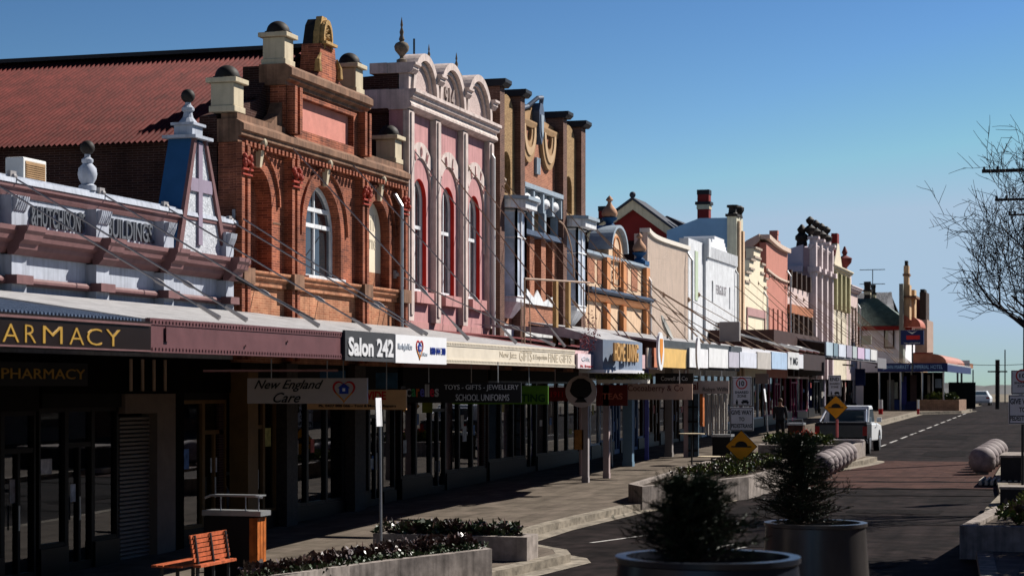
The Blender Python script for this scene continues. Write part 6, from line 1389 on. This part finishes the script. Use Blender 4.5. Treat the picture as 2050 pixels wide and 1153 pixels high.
Yr = 52.; cx, zt_ = PY(2047, 741, Yr); _, zm = PY(2047, 790, Yr); _, zb_ = PY(2047, 849, Yr); K = thing('speed_limit_sign', (cx, Yr, gz(Yr)), 'dim mauve shared zone and give way sign pair cut off by the right edge', 'road sign')
W_ = .62; s = rsign(K, cx, Yr, zm+.02, zt_, W_*.9, (('10', .36, .64, .68, .86), ('SHARED', .14, .86, .42, .51), ('ZONE', .26, .74, .29, .38)), .77); rsign(K, cx, Yr, zb_, zm, W_*1.1, (('GIVE WAY', .06, .94, .68, .87), ('TO', .38, .62, .41, .58), ('PEDESTRIANS', .06, .94, .12, .3)))
MB().tube([(cx, Yr+.04, gz(Yr)-.1), (cx, Yr+.04, zt_)], .035, 8).build('pole', steel, K)
# slim bollards by the hotel
for i, p in enumerate((1761, 1765, 1838)):
    x, z1 = PY(p, 800, 128.); K = thing('bollard', (x, 128, gz(128)), ('white topped bollard, leftmost of the pair by the hotel wall', 'white topped bollard, right of the pair by the hotel wall', 'pale bollard at the right end of the blue panel')[i], 'bollard'); MB().tube([(x, 128, gz(128)), (x, 128, z1)], .07, 8).build('shaft', wmetal, K); MB().tube([(x, 128, gz(128)), (x, 128, gz(128)+.35)], .075, 8).build('red_base', inkr, K)
# ================================================================ vehicles
carw = M('white car paint', (.72, .73, .74), .3, .03, 1, 0, spec=.6); cblk = M('black plastic', (.012, .012, .014), .5, .1, bump=0); tyre = M('tyre rubber', (.015, .015, .016), .9, .1); chrome = M('wheel alloy', (.5, .5, .52), .3, .05, metal=.8, bump=0); cgl = glass('car glass', 1, (.05, .08, .1)); redl = M('red lamp', (.3, .01, .01), .3, 0, bump=0)
def wheel(K, x, y, z, r, side):
    n = 24; P = lambda rr, xx: [(xx, y+rr*math.cos(2*math.pi*i/n), z+rr*math.sin(2*math.pi*i/n)) for i in range(n)]
    w_ = MB().pris(P(r, x), P(r, x+.22)).build('wheel', tyre, K)
    xx = x+.221 if side > 0 else x-.001; MB().pris(P(r*.62, xx), P(r*.55, xx+.012*side)).build('rim', chrome, w_)
def side_poly(K, name, pts, x0, x1, m, y0, z0, bev=.03): 
    return MB().px([(y0+a, z0+b) for a, b in pts], x0, x1).build(name, m, K, bev=bev)
# utility truck: rear towards the camera
tx0, _ = PY(1632, 850, 73.2); tx1, _ = PY(1729, 850, 73.2); zc = gz(75)-.15; tx1 = tx0+1.88
K = thing('utility_truck', ((tx0+tx1)/2, 75.7, zc), 'white utility truck with a dark tray, parked with its tail to the camera', 'utility truck')
y0 = 73.2
side_poly(K, 'body', [(1.55, .45), (5.1, .4), (5.15, .8), (4.95, .98), (3.85, 1.08), (1.55, 1.1)], tx0, tx1, carw, y0, zc, .05)
side_poly(K, 'cab', [(1.7, 1.1), (3.85, 1.08), (3.1, 1.68), (2.9, 1.75), (1.85, 1.75)], tx0+.13, tx1-.13, carw, y0, zc, .05)
side_poly(K, 'side_window', [(1.82, 1.14), (3.62, 1.14), (3.0, 1.62), (1.95, 1.62)], tx1-.135, tx1-.12, cgl, y0, zc, 0)
side_poly(K, 'side_window', [(1.82, 1.14), (3.62, 1.14), (3.0, 1.62), (1.95, 1.62)], tx0+.12, tx0+.135, cgl, y0, zc, 0)
MB().box(tx0+.3, tx1-.3, y0+1.66, y0+1.69, zc+1.18, zc+1.6).build('rear_window', cgl, K)
MB().px([(y0+3.84, zc+1.12), (y0+3.12, zc+1.66), (y0+3.14, zc+1.68), (y0+3.88, zc+1.12)], tx0+.2, tx1-.2).build('windscreen', cgl, K)
t = MB().box(tx0-.02, tx1+.0, y0, y0+1.53, zc+.55, zc+1.12).build('tray', cblk, K, bev=.03); MB().box(tx0+.1, tx1-.1, y0-.012, y0-.001, zc+.62, zc+1.06).build('tailgate', steel, t, bev=.004)
MB().box(tx0+.02, tx1-.02, y0+.02, y0+1.5, zc+1.125, zc+1.16).build('tray_cover', cblk, t, bev=.01)
MB().tube([(tx0+.15, y0+1.3, zc+1.15), (tx0+.2, y0+1.5, zc+1.6), (tx1-.2, y0+1.5, zc+1.6), (tx1-.15, y0+1.3, zc+1.15)], .04, 8).tube([(tx1-.2, y0+1.5, zc+1.58), (tx1-.1, y0+.5, zc+1.17)], .035).tube([(tx0+.2, y0+1.5, zc+1.58), (tx0+.1, y0+.5, zc+1.17)], .035).build('sports_bar', chrome, K)
MB().box(tx0-.01, tx1+.01, y0-.12, y0+.1, zc+.4, zc+.54).build('bumper', cblk, K, bev=.02)
for s in (tx0, tx1-.16): MB().box(s, s+.16, y0-.02, y0-.001, zc+.68, zc+1.02).build('tail_light', redl, K)
MB().box((tx0+tx1)/2-.26, (tx0+tx1)/2+.26, y0-.135, y0-.121, zc+.42, zc+.53).build('number_plate', wmetal, K)
for yy in (y0+.85, y0+4.2):
    wheel(K, tx0-.02, yy, zc+.37, .37, -1); wheel(K, tx1-.2, yy, zc+.37, .37, 1)
    MB().px([(yy+.46*math.cos(a), zc+.37+.46*math.sin(a)) for a in [math.pi*i/12 for i in range(13)]], tx1-.25, tx1+.012).build('wheel_arch', cblk, K)
MB().box(tx1-.02, tx1+.16, y0+3.4, y0+3.5, zc+1.12, zc+1.3).build('mirror', carw, K, bev=.02); MB().box(tx1+.001, tx1+.02, y0+2.6, y0+2.85, zc+.92, zc+.97).build('door_handle', chrome, K)
# sedan far away, rear towards the camera
x0, _ = PY(1943, 790, 196.); x1 = x0+1.8; zc = 1.84; y0 = 196.
K = thing('parked_car', ((x0+x1)/2, 198.5, zc), 'silver white sedan far down the street with its tail to the camera', 'car')
MB().py([(x0, zc+.3), (x1, zc+.3), (x1+.02, zc+.7), (x1-.12, zc+.98), (x0+.12, zc+.98), (x0-.02, zc+.7)], y0, y0+4.5).build('body', carw, K, bev=.05)
MB().pris([(x0+.14, y0+.7, zc+.98), (x1-.14, y0+.7, zc+.98), (x1-.14, y0+3.6, zc+.98), (x0+.14, y0+3.6, zc+.98)], [(x0+.36, y0+1.3, zc+1.42), (x1-.36, y0+1.3, zc+1.42), (x1-.36, y0+2.8, zc+1.42), (x0+.36, y0+2.8, zc+1.42)]).build('cab', carw, K, bev=.04)
MB().pris([(x0+.26, y0+.78, zc+1.02), (x1-.26, y0+.78, zc+1.02), (x1-.44, y0+1.2, zc+1.35), (x0+.44, y0+1.2, zc+1.35)], [(x0+.26, y0+.74, zc+1.02), (x1-.26, y0+.74, zc+1.02), (x1-.44, y0+1.16, zc+1.35), (x0+.44, y0+1.16, zc+1.35)]).build('rear_window', cgl, K)
for s in (x0+.02, x1-.34): MB().box(s, s+.32, y0-.02, y0-.001, zc+.66, zc+.82).build('tail_light', redl, K)
MB().box(x0+.02, x1-.02, y0-.06, y0+.1, zc+.28, zc+.46).build('bumper', M('silver bumper', (.35, .35, .36), .4), K, bev=.02)
for s, d in ((x0, -1), (x1-.22, 1)): wheel(K, s, y0+.9, zc+.31, .31, d); wheel(K, s, y0+3.7, zc+.31, .31, d)
for nm, dx, dy, lb in (('a', 12.5, -176, 'silver white sedan parked across the street outside the frame'), ('b', 12.6, -150, 'second silver white sedan parked across the street outside the frame')):
    c = copy_thing(K, (dx+4.5, dy+0, gz(198.5+dy)-gz(198.5)), lb)
for i, y in enumerate((20, 31, 41, 55)):
    planter('planter_bed', ('first', 'second', 'third', 'fourth')[i]+' planter bed across the street outside the frame', [(2.2, y), (5, y), (5, y+2.4), (2.2, y+2.4)], .45); hedge('ground_cover', ('first', 'second', 'third', 'fourth')[i]+' green bed planting across the street', [(3, y+1.2, 0), (4.2, y+1.2, 0)], 60, lambda y: gz(y)+.42, .4, .2, [lf3], .6, seed=40+i)
# ================================================================ the walking person
def skin_body(name, verts, edges, radii, m, parent=None, W=None, sub=2):
    me = bpy.data.meshes.new(name); W = WL[parent] if parent is not None else Vector(W)
    me.from_pydata([tuple(Vector(v)-W) for v in verts], edges, []); o = bpy.data.objects.new(name, me); S_.collection.objects.link(o); me.materials.append(m)
    if parent is not None: o.parent = parent
    else: o.location = W
    WL[o] = W
    sk = o.modifiers.new('skin', 'SKIN'); me.skin_vertices
    for i, r in enumerate(radii): me.skin_vertices[0].data[i].radius = r if isinstance(r, tuple) else (r, r)
    me.skin_vertices[0].data[0].use_root = True; sk.use_smooth_shade = True
    sb_ = o.modifiers.new('sub', 'SUBSURF'); sb_.levels = sub; sb_.render_levels = sub; return o
px_, py_ = G(1562, 884); zg = gz(py_)
Pp = lambda x, y, z: (px_+x, py_+y, zg+z)
skinm = M('skin', (.4, .22, .15), .6, .05, bump=0); coat = M('dark checked coat', (.03, .03, .035), .9, .5, 20, 0); trs = M('dark trousers', (.015, .015, .018), .9, .2)
V = [Pp(0, 0, .95), Pp(0, 0, 1.15), Pp(0, 0, 1.38), Pp(0, -.01, 1.47), Pp(0, -.02, 1.55), Pp(0, -.03, 1.66),
     Pp(-.19, 0, 1.38), Pp(-.25, .05, 1.12), Pp(-.24, -.06, .9), Pp(.19, 0, 1.38), Pp(.25, -.05, 1.12), Pp(.24, .05, .9),
     Pp(-.09, 0, .9), Pp(-.1, -.1, .5), Pp(-.1, -.02, .09), Pp(-.1, -.16, .04), Pp(.09, 0, .9), Pp(.1, .1, .5), Pp(.1, .24, .12), Pp(.1, .12, .05)]
E_ = [(0, 1), (1, 2), (2, 3), (3, 4), (4, 5), (2, 6), (6, 7), (7, 8), (2, 9), (9, 10), (10, 11), (0, 12), (12, 13), (13, 14), (14, 15), (0, 16), (16, 17), (17, 18), (18, 19)]
Rr = [(.15, .11), (.15, .1), (.17, .1), .05, .07, .085, .065, .045, .03, .065, .045, .03, .085, .06, .04, .035, .085, .06, .04, .035]
K = skin_body('person', V, E_, Rr, skinm, None, Pp(0, 0, 0)); tag(K, 'person in a dark checked coat and dark trousers walking towards the camera under the awnings', 'person')
skin_body('coat', [Pp(0, 0, .8), Pp(0, 0, 1.0), Pp(0, 0, 1.2), Pp(0, 0, 1.4), Pp(-.2, 0, 1.39), Pp(-.26, .05, 1.12), Pp(-.25, -.05, .95), Pp(.2, 0, 1.39), Pp(.26, -.05, 1.12), Pp(.25, .05, .95)], [(0, 1), (1, 2), (2, 3), (3, 4), (4, 5), (5, 6), (3, 7), (7, 8), (8, 9)], [(.19, .15), (.18, .14), (.18, .13), (.19, .12), .08, .065, .055, .08, .065, .055], coat, K)
skin_body('trousers', [Pp(0, 0, .9), Pp(-.09, 0, .85), Pp(-.1, -.1, .5), Pp(-.1, -.02, .12), Pp(.09, 0, .85), Pp(.1, .1, .5), Pp(.1, .22, .15)], [(0, 1), (1, 2), (2, 3), (0, 4), (4, 5), (5, 6)], [(.15, .12), .1, .08, .06, .1, .08, .06], trs, K)
MB().ball(Pp(0, .0, 1.68), .105, 1.05, 12).build('hair', M('brown hair', (.06, .03, .015), .7, .2), K, True)
# ================================================================ power pole, wires, bare tree
Yp = 70.; xp, zt_ = PY(2057, 296, Yp); K = thing('power_pole', (xp, Yp, gz(Yp)), 'dark timber power pole with three crossarms at the right edge', 'power pole')
wp = M('dark pole timber', (.025, .022, .02), .85, .3, 6)
MB().tube([(xp, Yp, gz(Yp)-.2), (xp, Yp, zt_)], [.16, .12], 12).build('pole', wp, K)
for (p, q, w_) in ((1966, 344, .11), (1992, 401, .08), (2019, 431, .06)):
    xl_, z = PY(p, q, Yp); MB().box(xl_, 2*xp-xl_, Yp-.16, Yp-.05, z-w_/2, z+w_/2).build('crossarm', wp, K)
    for f in (.05, .35): MB().lathe(xl_+(xp-xl_)*f, Yp-.1, z+w_/2, [(.03, 0), (.045, .04), (.03, .1)], 8).build('insulator', steel, K)
xl_, z = PY(1997, 720, 150.); K = thing('power_pole', (xl_, 150, 2), 'short dark pole with a small crossarm in the distance', 'power pole')
MB().tube([(xl_, 150, 2), (xl_, 150, z)], .16, 8).build('pole', wp, K); _, z2 = PY(1997, 745, 150.); MB().box(xl_-.7, xl_+.7, 149.9, 150, z2, z2+.1).build('crossarm', wp, K)
for i, (p, q, Y) in enumerate(((1948, 740, 200), (2012, 700, 210), (1836, 680, 178))):
    x, z = PY(p, q, float(Y)); K = thing('light_pole', (x, Y, 2), ('thin grey pole left of the far sedan', 'thin tall pole behind the bare tree', 'thin pole above the hotel roof')[i], 'pole'); MB().tube([(x, Y, 2), (x, Y, z)], .07, 6).build('shaft', steel, K)
def wire(name, a, b, sag, r, label):
    pts = [Vector(a).lerp(Vector(b), t/12)-Vector((0, 0, sag*4*(t/12)*(1-t/12))) for t in range(13)]; tag(MB().tube(pts, r, 4).build(name, cblk), label, 'wire')
a = PY(1917, 728, 150.); b = PY(2052, 715, 150.); wire('overhead_wire', (a[0], 150, a[1]), (b[0]+4, 150, b[1]), .3, .02, 'thin wire crossing the pale sky above the far end of the road')
def tree_bare(label, x, y, h, r0, seed, L0, lean=(0, 0)):
    rn = random.Random(seed); z0 = gz(y); K = thing('bare_tree', (x, y, z0), label, 'tree', 'leafless street trees'); mb = MB(); tr = MB(); cnt = [0]
    bk = M('dark twig bark', (.03, .022, .022), .85, .3, 6)
    def grow(p, d, L_, r, lv, t):
        n = 4 if lv < 3 else 3; pts = [p]; rs = [r]; dd = d.copy()
        for i in range(n):
            dd = (dd+Vector((rn.gauss(0, .14), rn.gauss(0, .14), rn.gauss(.05, .08)))).normalized(); pts.append(pts[-1]+dd*L_/n); rs.append(r*(1-.45*(i+1)/n))
        t.tube(pts, rs, 6 if lv < 2 else (4 if lv < 4 else 3)); cnt[0] += 1
        if lv >= 6: return
        k = (6, 4, 3, 3, 3, 3)[lv]
        for i in range(k):
            f = .3+.7*(i+rn.random()*.6)/k if lv else .55+.45*i/k; f = min(f, 1); q = int(f*n*.999); a = pts[q].lerp(pts[q+1], f*n-q)
            an = rn.uniform(0, 6.28); sp = rn.uniform(.3, .6) if lv < 2 else (rn.uniform(.4, .85) if lv < 4 else rn.uniform(.4, 1.1))
            u = dd.cross(Vector((math.cos(an), math.sin(an), .3))).normalized(); nd = (dd*math.cos(sp)+u*math.sin(sp)+Vector((0, 0, .16))).normalized()
            grow(a, nd, L_*rn.uniform(.58, .8), max(rs[q+1]*rn.uniform(.58, .78), .008), lv+1, mb)
    grow(Vector((x, y, z0)), Vector((lean[0], lean[1], 1)).normalized(), L0, r0, 0, tr)
    tr.build('trunk', bk, K); mb.build('crown', bk, K)
xt, _ = PY(2290, 700, 50.); tree_bare('leafless street tree filling the right edge with fine dark twigs', xt, 50, 9, .16, 5, 4.3, (-.05, 0))
# ================================================================ opposite side of the street (seen in the shop windows)
for i, (ya, yb, c_, h) in enumerate(((-20, 8, (.3, .2, .14), 7), (8.4, 30, (.42, .36, .3), 6), (30.4, 52, (.2, .1, .08), 8), (52.4, 80, (.4, .4, .38), 6.5), (80.4, 110, (.3, .16, .1), 7.5))):
    c_ = tuple(q*.4 for q in c_); K = thing('opposite_shop', (9.6, (ya+yb)/2, gz((ya+yb)/2)), ('brown', 'beige', 'dark brick', 'pale grey', 'red brown')[i]+' shop across the street, outside the photograph', 'shop building')
    MB().box(9.7, 22, ya, yb, .2, h+1).build('wall', M('opposite wall %d' % i, c_, .85, .15), K); MB().box(6.4, 9.69, ya+.2, yb-.2, 4.2, 4.5).build('awning', corrw, K)
    for k in range(4): y = ya+2+(yb-ya-4)*k/3.5; w1_ = MB().box(9.62, 9.69, y, y+2.4, gz(y)+.6, gz(y)+2.9).build('window', blkf, K); MB().box(9.6, 9.619, y+.1, y+2.3, gz(y)+.7, gz(y)+2.8).build('pane', GLU, w1_)

for i, (ya, yb, c_, h) in enumerate(((-45, -14, (.3, .22, .18), 8), (-13.8, 13.8, (.36, .3, .26), 7.5))):
    K = thing('near_shop', (XF, (ya+yb)/2, gz((ya+yb)/2)), ('brown', 'beige')[i]+' shop on the near side, behind the camera position', 'shop building')
    MB().box(XF-12, XF, ya, yb, .2, h+1).build('wall', M('near wall %d' % i, c_, .85, .15), K); MB().box(XF+.01, XA, ya+.2, yb-.1, 4.2, 4.5).build('awning', corrw, K)

# evergreen street trees on the right pavement, just outside the frame; they shade the lower right corner
for k_, (tx_, ty_, lb) in enumerate(((1.7, 39.8, 'dense evergreen street tree on the right pavement, outside the frame'), (1.5, 34.2, 'second evergreen street tree nearer the camera, outside the frame'))):
    K = thing('street_tree', (tx_, ty_, gz(ty_)), lb, 'tree')
    MB().tube([(tx_, ty_, gz(ty_)), (tx_+.05, ty_, 3.2), (tx_-.1, ty_-.1, 6)], [.2, .15, .06], 8).build('trunk', M('bark', (.06, .04, .03)), K)
    mb = MB(); rn = random.Random(90+k_)
    for q in range(46):
        a = rn.uniform(0, 6.28); rr = rn.uniform(0, 1.6); foliage(mb, tx_+rr*math.cos(a), ty_+rr*math.sin(a)*1.3, 5.2+rn.uniform(-1.5, 1.6)*(1-rr/2.6), .6, .6, .45, 110, .2, rnd=rn)
    mb.build('crown', lf1, K)
